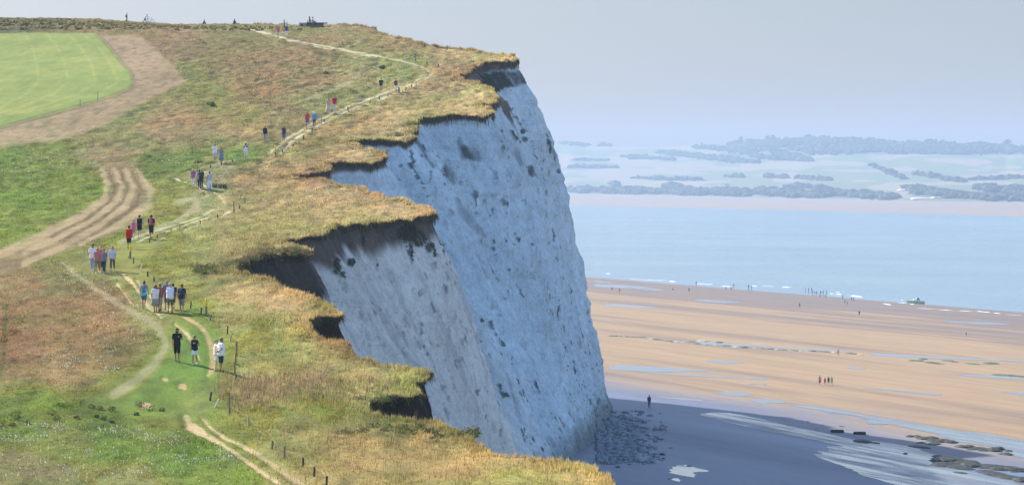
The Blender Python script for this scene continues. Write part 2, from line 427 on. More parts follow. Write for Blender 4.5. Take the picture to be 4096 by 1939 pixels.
# how the drop leans outwards: a straight batter at the points, a shelf in the slumped gully
prof_t = np.array([0, 0.2, 0.38, 0.64, 0.86, 0.96, 1.0]); prof_o = np.array([0, 0.34, 0.53, 0.73, 0.90, 0.955, 1.0])
off0 = np.interp(vv, prof_t, prof_o)
offl = vv
# concave upper part only towards the far headland
wfar = sstep(300, 385, EY)[:, None]
OFF = off0[None, :] * wfar + offl[None, :] * (1 - wfar)
shelf = (np.exp(-((EY - 362) / 11.0) ** 2) * 0.26)[:, None]
OFF = OFF * (1 - shelf) + shelf * sstep(0.0, 0.07, vv)[None, :]
CXg = EX[:, None] + (BX - EX)[:, None] * OFF
CYg = EY[:, None] + (BYs - EY)[:, None] * OFF
CZg = EZg[:, None] + (BZ - EZg)[:, None] * vv[None, :]
# outward direction per column (horizontal)
tx = np.gradient(EX); ty = np.gradient(EY)
ksm = np.ones(15) / 15
tx = np.convolve(np.pad(tx, 7, mode='edge'), ksm, 'valid'); ty = np.convolve(np.pad(ty, 7, mode='edge'), ksm, 'valid')
L_ = np.hypot(tx, ty); NXo = ty / L_; NYo = -tx / L_
# lower down the wall faces the sea
mix = sstep(0.02, 0.5, vv)[None, :]
onx = NXo[:, None] * (1 - mix) + 0.985 * mix; ony = NYo[:, None] * (1 - mix) - 0.17 * mix
depth = (EZg[:, None] - CZg)
arc = np.repeat(ss[:, None], NV, 1)
# turf overhang: the face stands back under the lip
under = 0.55 * sstep(0.0, 0.7, depth) * np.exp(-depth / 5.0) * 1.0
# ribs and gullies that run down the fall line, blocks and pits
rib = fbm(arc / 5.0, depth / 40.0, seed=81, octv=4)
rib2 = fbm(arc / 1.6, depth / 9.0, seed=83, octv=3)
blk = fbm(CXg / 0.9 + CYg / 0.9, CYg / 1.3, CZg / 1.2, seed=85, octv=4)
big = fbm(CYg / 16, CZg / 22, seed=87, octv=3)
ridged = 1 - np.abs(fbm(arc / 7.5, depth / 60.0, seed=89, octv=3)) * 2
da = sstep(0.5, 6, depth)
fw = sstep(262, 310, EY)[:, None]
blk2 = fbm(CYg / 2.2, CXg / 2.2, CZg / 2.6, seed=86, octv=4)
disp = da * ((0.55 * rib + 0.25 * rib2 + 0.55 * ridged) * (1 - 0.75 * fw) + 0.9 * big + (0.25 + 0.55 * fw) * blk2) + sstep(0.3, 2, depth) * (0.30 + 0.15 * fw) * blk
CXg = CXg + onx * (disp - under); CYg = CYg + ony * (disp - under)
# colour of the face
soil_d = np.interp(EY, [90, 130, 150, 170, 200, 206, 238, 262, 292, 306, 325, 345, 352, 372, 384, 392, 800], [7, 7, 5, 5, 5.0, 2.9, 1.9, 0.9, 0.8, 0.7, 0.6, 0.8, 4.2, 4.6, 1.4, 0.6, 0.6])
drip = fbm(arc / 0.8, depth / 8.0, seed=91, octv=3) * 0.5 + fbm(arc / 3.0, depth * 0, seed=93, octv=2) * 0.5
soil = sstep(1.25, 0.70, depth / (soil_d[:, None] * (1 + 0.55 * drip)))
cpx_ = CX + F * CXg / CYg; cpy_ = HY - F * (CZg - CAMZ) / CYg
cdx, cdy = cpx_ / K, cpy_ / K
chalkA = lin((250, 242, 230)); chalkB = lin((228, 243, 250)); soilc = lin((122, 106, 92)); soil_shaded = lin((58, 46, 37))
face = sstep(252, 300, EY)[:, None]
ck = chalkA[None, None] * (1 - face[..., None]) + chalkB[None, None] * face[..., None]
var = fbm(CYg / 3.0 + CXg / 3.0, CZg / 6.0, seed=95, octv=4)
var2 = fbm(CYg / 11.0, CZg / 8.0, CXg / 11, seed=97, octv=3)
ck = ck * (1 + 0.14 * var + 0.16 * var2)[..., None]
stain = (sstep(0.12, 0.5, fbm(arc / 2.0, depth / 14.0, seed=99, octv=3)) * sstep(26, 2, depth))[..., None]
ck = ck + (lin((176, 166, 152)) * 0.9 - ck) * stain * (0.22 - 0.10 * face[..., None])
grooves = (sstep(0.05, 0.5, fbm(arc / 1.3, depth / 45.0, seed=117, octv=4)) * sstep(1.5, 5, depth) * (1 - 0.75 * face))[..., None]
ck = ck * (1 - 0.20 * grooves)
beds = sstep(0.55, 0.9, np.abs(vnoise(CZg / 1.7 + 0.3 * fbm(CYg / 6, CZg / 6, seed=7, octv=2), CZg * 0, seed=101)))[..., None]
ck = ck * (1 - 0.07 * beds)
sm = np.interp(EY, [90, 190, 200, 207, 262, 300, 420], [1, 1, 0.9, 0.15, 0.2, 0.35, 0.2])[:, None]  # soil of the near hollows painted darker, standing in for deep shade
sc_ = soilc[None, None] * (1 - sm[..., None]) + soil_shaded[None, None] * sm[..., None]
sc_ = sc_ * (1 + 0.35 * drip[..., None] + 0.35 * blk[..., None] + 0.25 * rib2[..., None])
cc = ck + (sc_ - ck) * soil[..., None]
# dark olive-brown band just under the lip
lip_band = sstep(1.0, 0.45, depth / (0.55 + 0.3 * drip))
cc = cc + (lin((66, 58, 38)) - cc) * lip_band[..., None]
# plants: (x, y, rx, ry) in the view, all on the wall itself
VB = [(1262,330,3,5),(1405,430,5,7),(1022,585,24,20),(1052,600,16,18),(1080,620,9,12),
 (912,605,5,14),(846,668,8,20),(860,692,6,10),(1112,975,6,8),(1128,1000,5,7),(1092,955,4,6),(1075,890,5,5),(1100,868,4,4),(1120,905,4,5),(1066,870,3,4),(1245,265,6,8),(1315,330,6,6),(1335,430,8,14),(1320,350,8,6),
 (1270,200,55,20),(1235,215,30,18),(1310,195,26,18),(880,660,8,10),(800,745,10,20),(1020,935,14,10),(1240,275,5,9)]
veg = np.zeros(CXg.shape)
for (bx, by, rx, ry) in VB:
    nn = 1 + 0.55 * drip + 0.35 * blk
    e = ((cdx - bx) / rx) ** 2 + ((cdy - by) / ry) ** 2
    veg = np.maximum(veg, sstep(1.5, 0.6, e * nn))
veg = veg * sstep(120, 140, EYc)[:, None]
VL = [([(1152,345,3),(1160,365,8),(1172,385,17),(1192,396,12)],.9), ([(1120,424,10),(1134,440,11),(1142,462,4)],.85), ([(1150,500,6),(1165,530,13),(1185,560,14),(1218,592,6)],.5), ([(1046,350,3),(1060,372,6),(1075,396,7),(1090,420,4)],.9), ([(1086,430,2),(1080,460,2)],.8),
 ([(1330,420,5),(1340,440,7)],.8), ([(1285,330,4),(1296,350,5)],.7), ([(1300,385,10),(1312,410,8)],.5), ([(1385,372,5),(1396,390,5)],.6), ([(1010,880,3),(1060,930,5),(1082,950,7)],.6), ([(925,700,2),(1000,830,3),(1070,930,4)],.35), ([(1275,940,3),(1295,1010,4),(1310,1060,3)],.4), ([(1470,630,2),(1480,700,4)],.5), ([(1200,640,3),(1225,700,3)],.4), ([(1440,480,3),(1445,520,4)],.4)]
for pts_, op in VL:
    dd, ww = pl_dist(cdx, cdy, pts_)
    veg = np.maximum(veg, sstep(1.5, 0.5, dd / ww * (1 + 0.8 * blk + 0.5 * drip)) * op)
pit = fbm(CYg / 0.9 + CXg / 1.1, CZg / 1.0, CXg / 1.0, seed=103, octv=3)
where_ = sstep(-0.35, 0.30, fbm(CYg / 13, CZg / 11, seed=107, octv=2) + 0.5 * np.exp(-((cdx - 1100) / 60) ** 2 - ((cdy - 930) / 90) ** 2) + 0.35 * np.exp(-((cdx - 1340) / 70) ** 2 - ((cdy - 390) / 70) ** 2))
spots = sstep(0.34, 0.44, pit) * where_ * (1 - 0.6 * soil)
veg = np.clip(np.maximum(veg, spots * 0.9), 0, 1)
vegc = lin((72, 84, 88))[None, None] * (1 - 0.6 * ((EY[:, None, None] > 344) & (EY[:, None, None] < 386))) * (1 + 0.3 * blk[..., None])
vmix = veg * (0.35 + 0.45 * sstep(-0.2, 0.4, fbm(CYg / 0.7 + CXg / 0.7, CZg / 0.7, seed=109, octv=3)))
vmix = np.where((EY[:, None] > 250), np.clip(veg * 1.0 * (0.75 + 0.35 * blk + 0.3 * sstep(-0.1, 0.3, pit)), 0, 0.95), vmix)
vmix = np.where((EY[:, None] < 215) | ((EY[:, None] > 344) & (EY[:, None] < 386)), veg * 0.85, vmix)
cc = cc + (vegc - cc) * vmix[..., None]
# wet, weedy foot
foot = sstep(4.5, 0.8, CZg - BZ[:, None] - 1.2 * rib2)
cc = cc + (lin((104, 112, 108)) - cc) * (foot * 0.75)[..., None]
ledge = (np.exp(-((EY - 362) / 12.0) ** 2))[:, None] * sstep(3.4, 2.0, depth)
cc = cc + (lin((134, 112, 92)) * (1 + 0.25 * blk[..., None]) - cc) * (ledge * (1 - veg))[..., None]
CV = np.stack([CXg, CYg, CZg], -1)
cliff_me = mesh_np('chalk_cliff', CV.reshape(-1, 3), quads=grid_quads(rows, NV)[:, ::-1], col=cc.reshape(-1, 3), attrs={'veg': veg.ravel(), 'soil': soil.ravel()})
m, nt, b = nmat('chalk')
at = N(nt, 'ShaderNodeAttribute', attribute_name='Col'); so = N(nt, 'ShaderNodeAttribute', attribute_name='soil')
geo = N(nt, 'ShaderNodeNewGeometry')
mp = N(nt, 'ShaderNodeMapping'); mp.inputs['Scale'].default_value = (1, 1, 0.8); nt.links.new(geo.outputs['Position'], mp.inputs['Vector'])
n1 = noise_node(nt, mp.outputs['Vector'], 1.6, 8, 0.68)
n2 = noise_node(nt, mp.outputs['Vector'], 3.2, 6, 0.75)
r1 = ramp(nt, n1.outputs['Fac'], [(0.26, 0.68), (0.40, 1.0), (0.72, 1.16)])
c1 = mixc(nt, 1.0, at.outputs['Color'], r1.outputs['Color'], 'MULTIPLY')
r2 = ramp(nt, n2.outputs['Fac'], [(0.30, 0.25), (0.37, 0.94), (0.7, 1.06)])
c2 = mixc(nt, 0.85, c1, r2.outputs['Color'], 'MULTIPLY')
n4 = noise_node(nt, mp.outputs['Vector'], 0.55, 7, 0.7)          # thin cracks and broken ledges
ab = N(nt, 'ShaderNodeMath', operation='SUBTRACT'); nt.links.new(n4.outputs['Fac'], ab.inputs[0]); ab.inputs[1].default_value = 0.5
ab2 = N(nt, 'ShaderNodeMath', operation='ABSOLUTE'); nt.links.new(ab.outputs[0], ab2.inputs[0])
r4 = ramp(nt, ab2.outputs[0], [(0.0, 0.66), (0.013, 0.94), (0.03, 1.0)])
c2 = mixc(nt, 0.8, c2, r4.outputs['Color'], 'MULTIPLY')
mpv = N(nt, 'ShaderNodeMapping'); mpv.inputs['Scale'].default_value = (0.8, 0.8, 0.07); nt.links.new(geo.outputs['Position'], mpv.inputs['Vector'])
n6 = noise_node(nt, mpv.outputs['Vector'], 1.0, 6, 0.7)          # upright fissures
ac = N(nt, 'ShaderNodeMath', operation='SUBTRACT'); nt.links.new(n6.outputs['Fac'], ac.inputs[0]); ac.inputs[1].default_value = 0.5
ac2 = N(nt, 'ShaderNodeMath', operation='ABSOLUTE'); nt.links.new(ac.outputs[0], ac2.inputs[0])
r6 = ramp(nt, ac2.outputs[0], [(0.0, 0.70), (0.012, 0.95), (0.03, 1.0)])
c2 = mixc(nt, 0.8, c2, r6.outputs['Color'], 'MULTIPLY')
mpb = N(nt, 'ShaderNodeMapping'); mpb.inputs['Scale'].default_value = (0.10, 0.10, 1.3); nt.links.new(geo.outputs['Position'], mpb.inputs['Vector'])
n5 = noise_node(nt, mpb.outputs['Vector'], 1.0, 5, 0.75)         # level flint bands
r5 = ramp(nt, n5.outputs['Fac'], [(0.34, 0.84), (0.44, 1.0), (0.62, 1.0), (0.72, 1.07)])
c2 = mixc(nt, 0.9, c2, r5.outputs['Color'], 'MULTIPLY')
nt.links.new(c2, b.inputs['Base Color'])
b.inputs['Roughness'].default_value = 0.95; b.inputs['Specular IOR Level'].default_value = 0.1
bp = N(nt, 'ShaderNodeBump'); bp.inputs['Strength'].default_value = 1.0; bp.inputs['Distance'].default_value = 0.7
nt.links.new(n1.outputs['Fac'], bp.inputs['Height']); nt.links.new(bp.outputs['Normal'], b.inputs['Normal'])
cliff = tag(obj('chalk_cliff', cliff_me, m), kind='structure')

# ------------------------------------------------------------------ grass, flowers, scrub (nobody could count them)
def blades(P, H, C, nb, spread, width, lean=0.35, tipc=1.25):
    """tufts at P: nb tapered blades each"""
    n = len(P)
    P = np.repeat(P, nb, 0); H = np.repeat(H, nb) * R.uniform(0.55, 1.15, n * nb); C = np.repeat(C, nb, 0); Wd = np.repeat(width, nb) if np.ndim(width) else np.full(n * nb, width)
    sp = np.repeat(spread, nb) if np.ndim(spread) else np.full(n * nb, spread)
    a = R.uniform(0, 2 * np.pi, n * nb); rr = np.sqrt(R.uniform(0, 1, n * nb)) * sp
    B = P + np.stack([np.cos(a) * rr, np.sin(a) * rr, np.full(n * nb, -0.04)], 1)
    a2 = R.uniform(0, 2 * np.pi, n * nb); ln = R.uniform(0, lean, n * nb) * H
    T = B + np.stack([np.cos(a2) * ln + 0.10 * H, np.sin(a2) * ln - 0.05 * H, H], 1)
    a3 = R.uniform(-0.9, 0.9, n * nb)
    Wv = np.stack([np.cos(a3), np.sin(a3), np.zeros(n * nb)], 1) * Wd[:, None]
    V = np.stack([B - Wv, B + Wv, T], 1).reshape(-1, 3)
    c = C * R.uniform(0.55, 1.35, (n * nb, 1))
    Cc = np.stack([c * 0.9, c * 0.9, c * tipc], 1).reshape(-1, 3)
    return V, np.arange(len(V)).reshape(-1, 3), Cc

def leafmat(name, trans=0.35):
    m, nt, b = nmat(name)
    at = N(nt, 'ShaderNodeAttribute', attribute_name='Col')
    nt.links.new(at.outputs['Color'], b.inputs['Base Color'])
    b.inputs['Roughness'].default_value = 0.8; b.inputs['Specular IOR Level'].default_value = 0.15
    tr = N(nt, 'ShaderNodeBsdfTranslucent'); nt.links.new(at.outputs['Color'], tr.inputs['Color'])
    mx = N(nt, 'ShaderNodeMixShader'); mx.inputs[0].default_value = trans
    out = nt.nodes['Material Output']
    nt.links.new(b.outputs[0], mx.inputs[1]); nt.links.new(tr.outputs[0], mx.inputs[2]); nt.links.new(mx.outputs[0], out.inputs['Surface'])
    return m
M_grass = leafmat('grass_blades', 0.45)
M_leaf = leafmat('leaves', 0.25)

def rand_land(n, y0, y1, p):
    u = R.uniform(0, 1, n)
    e = 1 - p
    Y = (y0 ** e + u * (y1 ** e - y0 ** e)) ** (1 / e)
    Xe = edge_x(Y); Xl = -(2048 / F) * Y * 1.08 - 1
    X = Xl + (Xe - Xl) * R.uniform(0, 1, n)
    return X, Y
# surface heights of the built land (same relief as the mesh)
def land_z(X, Y, h, pth):
    amp = np.clip(h / 0.12, 0.12, 1.6); grow = np.clip(Y / 200.0, 0.6, 1.6)
    return ground(X, Y) + amp * grow * (0.16 * fbm(X / 1.1, Y / 1.5, seed=61, octv=3) + 0.13 * fbm(X / 3.2, Y / 4.5, seed=67, octv=3)) - 0.06 * pth

X, Y = rand_land(150000, 106, 470, 1.35)
c, h, reed, pth = land_colour(X, Y)
keep = (h > 0.03) & (R.uniform(0, 1, len(X)) < 0.35 + 0.65 * sstep(-0.35, 0.35, fbm(X / 1.3, Y / 2.2, seed=111, octv=3)))
X, Y, c, h, reed, pth = X[keep], Y[keep], c[keep], h[keep], reed[keep], pth[keep]
Z = land_z(X, Y, h, pth)
sc = np.clip(Y / 150, 0.8, 2.4)
tall = 1 + 0.9 * sstep(0.3, 0.7, fbm(X / 2.5, Y / 4.0, seed=113, octv=3))
H = h * tall * (0.8 + 0.25 * sc) * R.uniform(0.5, 1.1, len(X))
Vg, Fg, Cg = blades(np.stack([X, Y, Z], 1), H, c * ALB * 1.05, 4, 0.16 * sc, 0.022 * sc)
# fringe along the broken edge
ne = 16000
i = R.integers(0, len(EY), ne); i = i[(EY[i] > 108) & (EY[i] < 470)]
Xf = EX[i] - np.abs(R.normal(0, 0.35, len(i))); Yf = EY[i] + R.normal(0, 0.12, len(i))
Xf = np.minimum(Xf, edge_x(Yf))
cf, hf, _, pf = land_colour(Xf, Yf)
Zf = land_z(Xf, Yf, hf, pf)
scf = np.clip(Yf / 150, 0.8, 2.2)
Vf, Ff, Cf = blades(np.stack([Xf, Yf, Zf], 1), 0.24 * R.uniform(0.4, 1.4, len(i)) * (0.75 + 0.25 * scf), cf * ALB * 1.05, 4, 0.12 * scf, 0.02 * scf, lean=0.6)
# roots and turf hanging over the lip
i = R.integers(0, len(EY), 15000); i = i[(EY[i] > 112) & (EY[i] < 420)]
lump = sstep(-0.3, 0.4, fbm(ss[i] * 1.2, ss[i] * 0, seed=131, octv=3))
nh = len(i); B_ = np.stack([EX[i] + NXo[i] * R.uniform(-.25, .08, nh), EY[i] + NYo[i] * R.uniform(-.25, .08, nh), EZg[i] + R.uniform(-.12, .06, nh)], 1)
dn = R.uniform(0.12, 0.75, nh) * (0.3 + 0.9 * lump) * np.clip(EY[i] / 200, 0.8, 1.6)
T_ = B_ + np.stack([NXo[i] * R.uniform(0, .28, nh) + R.normal(0, .12, nh), NYo[i] * R.uniform(0, .28, nh) + R.normal(0, .12, nh), -dn], 1)
W_ = np.stack([R.normal(0, 1, nh), R.normal(0, .4, nh), np.zeros(nh)], 1); W_ *= (0.045 * np.clip(EY[i] / 200, 0.8, 1.8) / np.linalg.norm(W_, axis=1))[:, None]
Vh = np.stack([B_ - W_, B_ + W_, T_], 1).reshape(-1, 3); Fh = np.arange(len(Vh)).reshape(-1, 3)
hcol = np.where(R.uniform(0, 1, (nh, 1)) < 0.55, lin((112, 92, 60))[None], lin((140, 128, 76))[None]) * R.uniform(0.5, 1.0, (nh, 1)); Ch = np.repeat(hcol, 3, 0)
# tall dry stems in the rank patch and on the near edge
ns = 9000
X2, Y2 = rand_land(60000, 110, 165, 1.05)
c2, h2, reed2, p2 = land_colour(X2, Y2)
px2 = (CX + F * X2 / Y2) / K
k2 = (R.uniform(0, 1, len(X2)) < np.clip(0.20 * reed2 + 0.03 * sstep(560, 760, px2), 0, 1))
X2, Y2, c2, h2, p2 = X2[k2], Y2[k2], c2[k2], h2[k2], p2[k2]
stemc = np.where(R.uniform(0, 1, (len(X2), 1)) < 0.5, lin((150, 118, 96))[None], lin((176, 150, 104))[None]) * ALB
Vs, Fs, Cs = blades(np.stack([X2, Y2, land_z(X2, Y2, h2, p2)], 1), R.uniform(0.3, 0.65, len(X2)), stemc, 2, 0.10, 0.012, lean=0.18, tipc=0.9)
V_ = np.concatenate([Vg, Vf, Vs, Vh]); F_ = np.concatenate([Fg, Ff + len(Vg), Fs + len(Vg) + len(Vf), Fh + len(Vg) + len(Vf) + len(Vs)]); C_ = np.concatenate([Cg, Cf, Cs, Ch])
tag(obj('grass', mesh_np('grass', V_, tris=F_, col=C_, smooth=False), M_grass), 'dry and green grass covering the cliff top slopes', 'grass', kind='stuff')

# small white flowers in drifts
FZ = [[(-60,1080),(150,1060),(420,1090),(640,1130),(640,1230),(-60,1230)], [(120,680),(260,690),(400,780),(360,830),(250,800),(170,740)], [(180,790),(330,800),(360,870),(200,860)],
      [(0,370),(200,380),(260,420),(0,440)], [(400,390),(560,395),(500,430),(380,420)], [(420,150),(720,150),(850,250),(560,330),(430,250)], [(100,860),(300,880),(300,940),(80,960)], [(900,60),(901,60),(900,61)]]
X3, Y3 = rand_land(420000, 108, 430, 1.25)
px3 = (CX + F * X3 / Y3) / K; py3 = (HY - F * (base_z(Y3) - CAMZ) / Y3) / K
dens = np.zeros(len(X3))
for zi, pz_ in enumerate(FZ): dens = np.maximum(dens, in_poly(px3, py3, pz_) * (0.26 if zi == 0 else 0.20 if zi < 5 else 0.2))
clump = 0.10 + 0.90 * sstep(0.10, 0.6, fbm(X3 / 1.3, Y3 / 2.2, seed=121, octv=3))
k3 = R.uniform(0, 1, len(X3)) < dens * clump * 0.9
X3, Y3 = X3[k3], Y3[k3]
c3, h3_, _, p3 = land_colour(X3, Y3)
ok = (p3 < 0.3) & (h3_ > 0.05); X3, Y3, h3_, p3 = X3[ok], Y3[ok], h3_[ok], p3[ok]
n3_ = len(X3); Zs = land_z(X3, Y3, h3_, p3) + R.uniform(0.12, 0.28, n3_)
rad = R.uniform(0.016, 0.036, n3_) * np.clip(Y3 / 130, 0.85, 2.4)
Pc = np.stack([X3, Y3, Zs], 1)
a0 = R.uniform(0, 6.28, n3_)
ring = [Pc + np.stack([np.cos(a0 + q) * rad, np.sin(a0 + q) * rad, R.uniform(-0.4, 0.4, n3_) * rad + 0.3 * rad], 1) for q in (0, 1.57, 3.14, 4.71)]
stem = Pc + np.array([0, 0, -0.06])
Vw = np.stack(ring + [stem], 1).reshape(-1, 3)
b5 = np.arange(n3_)[:, None] * 5
Fw = np.concatenate([b5 + np.array([[0, 1, 2]]), b5 + np.array([[0, 2, 3]]), b5 + np.array([[0, 2, 4]])])
Cw = np.repeat(np.where(R.uniform(0, 1, (n3_, 1)) < 0.85, np.array([[0.54, 0.53, 0.42]]), np.array([[0.6, 0.5, 0.2]])), 5, 0)
tag(obj('wildflowers', mesh_np('wildflowers', Vw, tris=Fw, col=Cw, smooth=False), M_leaf), 'drifts of small white wildflowers in the rough grass', 'flowers', kind='stuff')

# leafy scrub: clumps of small leaves around given centres
def leaves(P, size, C, n_per, spread, flat=0.7):
    n = len(P)
    Q = np.repeat(P, n_per, 0); S = np.repeat(size, n_per); Cc = np.repeat(C, n_per, 0) * R.uniform(0.6, 1.35, (n * n_per, 1)); Sp = np.repeat(spread, n_per)
    d = R.normal(0, 1, (n * n_per, 3)); d /= np.linalg.norm(d, axis=1)[:, None]
    rr = R.uniform(0.35, 1.0, n * n_per) ** 0.6 * Sp
    Q = Q + d * rr[:, None] * np.array([1, 1, flat])
    u = R.normal(0, 1, (n * n_per, 3)); u /= np.linalg.norm(u, axis=1)[:, None]
    v = np.cross(u, d); v /= np.linalg.norm(v, axis=1)[:, None] + 1e-9
    u *= S[:, None]; v *= S[:, None] * 0.6
    V = np.stack([Q - u, Q + v, Q + u, Q - v], 1).reshape(-1, 3)
    return V, np.arange(len(V)).reshape(-1, 4), np.repeat(Cc, 4, 0)

# scrub clinging to the wall where it is darkest green
_e = np.repeat(EYc, NV); vm = veg.ravel() * (((_e > 130) & (_e < 245) & (depth.ravel() < 3.2)) | ((_e > 344) & (_e < 386) & (depth.ravel() < 6)))
cand = np.nonzero(vm > 0.55)[0]
cand = cand[(CV.reshape(-1, 3)[cand, 1] < 425)]
pick = R.choice(cand, min(2600, len(cand)), replace=False)
Pp = CV.reshape(-1, 3)[pick]
scl = np.clip(Pp[:, 1] / 260, 0.6, 1.3)
gcol = np.where(R.uniform(0, 1, (len(pick), 1)) < 0.25, lin((96, 88, 62))[None], lin((60, 76, 52))[None])
Vv, Fv, Cv = leaves(Pp + np.stack([0.10 * scl, -0.06 * scl, 0.0 * scl], 1), 0.06 * scl, gcol, 9, 0.13 * scl)
tag(obj('cliff_scrub', mesh_np('cliff_scrub', Vv, quads=Fv, col=Cv, smooth=False), M_leaf), 'dark green scrub and weeds clinging to the chalk cliff', 'scrub', kind='stuff')

# brambles over the hollows, tussocks on the slope, hedge bank on the skyline
bp_ = []
def bush_px(dx, dy, r, n=1, jx=0, jy=0):
    for _ in range(n):
        x, y, z = hit((dx + R.uniform(-jx, jx)) * K, (dy + R.uniform(-jy, jy)) * K)
        bp_.append((x, y, z + r * 0.25, r))
for k in range(70): bush_px(R.uniform(580, 775), 0, 0.4) if False else None
for k in range(60):
    t = R.uniform(0, 1); dx = 575 + 200 * t; dy = 678 - 42 * math.sin(min(1, t * 1.15) * 1.75)
    bush_px(dx, dy + R.uniform(-6, 5), R.uniform(0.25, 0.55))
for k in range(24): bush_px(R.uniform(490, 540), R.uniform(672, 690), R.uniform(0.2, 0.4))
for k in range(26): bush_px(R.uniform(840, 1090), R.uniform(1075, 1095), R.uniform(0.15, 0.35))
for k in range(30): bush_px(R.uniform(1090, 1200), 1085 + (R.uniform(0, 1)) * 25, R.uniform(0.15, 0.3))
for k in range(18): bush_px(R.uniform(900, 1000), R.uniform(996, 1016), R.uniform(0.15, 0.3))
for k in range(20): bush_px(R.uniform(-30, 420), R.uniform(1020, 1075), R.uniform(0.12, 0.3))
for (a, b_) in [(540,470),(560,472),(553,470),(530,262),(535,266),(500,412),(820,186),(961,171)]:
    for q in range(3): bush_px(a, b_, R.uniform(0.25, 0.4), 1, 6, 1)
BPa = np.array(bp_)
bcol = np.where(R.uniform(0, 1, (len(BPa), 1)) < 0.45, lin((112, 96, 62))[None], lin((88, 104, 50))[None])
V1, F1, C1 = leaves(BPa[:, :3], 0.055 * np.clip(BPa[:, 1] / 170, 0.8, 2), bcol, 70, BPa[:, 3])
sk = []
for k in range(620):
    dx = R.uniform(-60, 760)
    x = (dx * K - CX) / F
    Yb = R.uniform(436, 462)
    X_ = x * Yb
    if X_ > edge_x(Yb) - 2 or (dx > 380 and Yb > 450): continue
    r_ = R.uniform(0.2, 0.46) * (1.1 if dx < 330 else (0.7 if dx < 620 else 0.4)) * (0.55 if Yb > 455 else 1)
    sk.append((X_, Yb, float(ground(X_, Yb)) + r_ * 0.2, r_))
SK = np.array(sk)
scol = np.where(R.uniform(0, 1, (len(SK), 1)) < 0.6, lin((158, 138, 84))[None], lin((120, 122, 68))[None]) * 1.0
V2, F2, C2 = leaves(SK[:, :3], np.full(len(SK), 0.17), scol, 46, SK[:, 3])
tag(obj('scrub', mesh_np('scrub', np.concatenate([V1, V2]), quads=np.concatenate([F1, F2 + len(V1)]), col=np.concatenate([C1, C2]), smooth=False), M_leaf),
    'low brambles and scrub on the slope and the skyline bank', 'scrub', kind='stuff')

# ------------------------------------------------------------------ beach
UA = np.array([0.363, -0.932]); UN = np.array([0.932, 0.363])
def plane_pt(px, py, dz=0.0):
    """sight line through a photo point meets the beach plane (or the sea, seaward of it)"""
    a = (px - CX) / F; b = (HY - py) / F
    Y = (CAMZ - 0.031 * 454 - dz) / (-b - 0.031 * (0.932 * a + 0.363))
    z = 0.031 * (454 - (0.932 * a * Y + 0.363 * Y))
    if z < 0: Y = CAMZ / -b
    return a * Y, Y, max(z, 0.0)
def beach_h(X, Y):
    q = 454 - (0.932 * X + 0.363 * Y); a = 0.363 * X - 0.932 * Y
    return 0.031 * q + 0.10 * fbm(q / 30, a / 160, seed=201, octv=3) + 0.03 * fbm(q / 6, a / 50, seed=203, octv=2)
qa = np.concatenate([np.linspace(-90, 330, 300), np.linspace(333, 520, 30)]); aa = np.concatenate([np.linspace(-1700, -600, 220), np.linspace(-597, -60, 330)])
Q, A = np.meshgrid(qa, aa)
BXg = (454 - Q) * 0.932 + A * 0.363; BYg = (454 - Q) * 0.363 - A * 0.932
bz = beach_h(BXg, BYg)
wetn = fbm(Q / 11.0, A / 150, seed=211, octv=4) + 0.5 * fbm(Q / 4.0, A / 60, seed=213, octv=3)
wet = sstep(-0.25, 0.55, wetn * 0.9 + 0.75 * sstep(150, 20, Q) - 0.12)
lines_ = sstep(0.10, 0.42, fbm(Q / 3.2, A / 260, seed=221, octv=3)) * sstep(-0.5, 0.3, fbm(Q / 25, A / 300, seed=223, octv=2))
wet = np.maximum(wet, sstep(16, 2, Q))
near = sstep(256, 290, Q + 14 * fbm(A / 40, Q / 30, seed=217, octv=3))     # grey chalky sand by the cliff foot, the shade's blue painted in
dryc = lin((226, 187, 140)); wetc = lin((176, 142, 112)); grey = lin((116, 144, 190))  # grey is bluish: tint of the cliff's shade put into the sand colour
bcolr = dryc + (wetc - dryc) * wet[..., None]
bcolr = bcolr * (1 + 0.12 * fbm(Q / 2.5, A / 60, seed=219, octv=3))[..., None]
bcolr = bcolr * (1 - 0.22 * lines_)[..., None]
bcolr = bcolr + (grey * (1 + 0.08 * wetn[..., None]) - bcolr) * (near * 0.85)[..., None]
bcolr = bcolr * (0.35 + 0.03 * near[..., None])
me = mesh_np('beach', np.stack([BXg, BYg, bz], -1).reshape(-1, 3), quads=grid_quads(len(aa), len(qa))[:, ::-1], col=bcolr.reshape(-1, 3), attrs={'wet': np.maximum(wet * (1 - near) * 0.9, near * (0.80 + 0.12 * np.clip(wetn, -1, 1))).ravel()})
m, nt, b = nmat('sand')
at = N(nt, 'ShaderNodeAttribute', attribute_name='Col'); wt = N(nt, 'ShaderNodeAttribute', attribute_name='wet')
geo = N(nt, 'ShaderNodeNewGeometry')
mp = N(nt, 'ShaderNodeMapping', vector_type='TEXTURE'); mp.inputs['Rotation'].default_value = (0, 0, math.atan2(-0.932, 0.363)); mp.inputs['Scale'].default_value = (9, 1, 1)
nt.links.new(geo.outputs['Position'], mp.inputs['Vector'])
n1 = noise_node(nt, mp.outputs['Vector'], 0.5, 5, 0.6)
r1 = ramp(nt, n1.outputs['Fac'], [(0.3, 0.86), (0.7, 1.1)])
nt.links.new(mixc(nt, 1.0, at.outputs['Color'], r1.outputs['Color'], 'MULTIPLY'), b.inputs['Base Color'])
rr = ramp(nt, wt.outputs['Fac'], [(0.0, 0.95), (0.55, 0.75), (0.9, 0.56), (1.0, 0.45)])
nt.links.new(rr.outputs['Color'], b.inputs['Roughness']); b.inputs['Specular IOR Level'].default_value = 0.28
bp = N(nt, 'ShaderNodeBump'); bp.inputs['Strength'].default_value = 0.25; bp.inputs['Distance'].default_value = 0.1
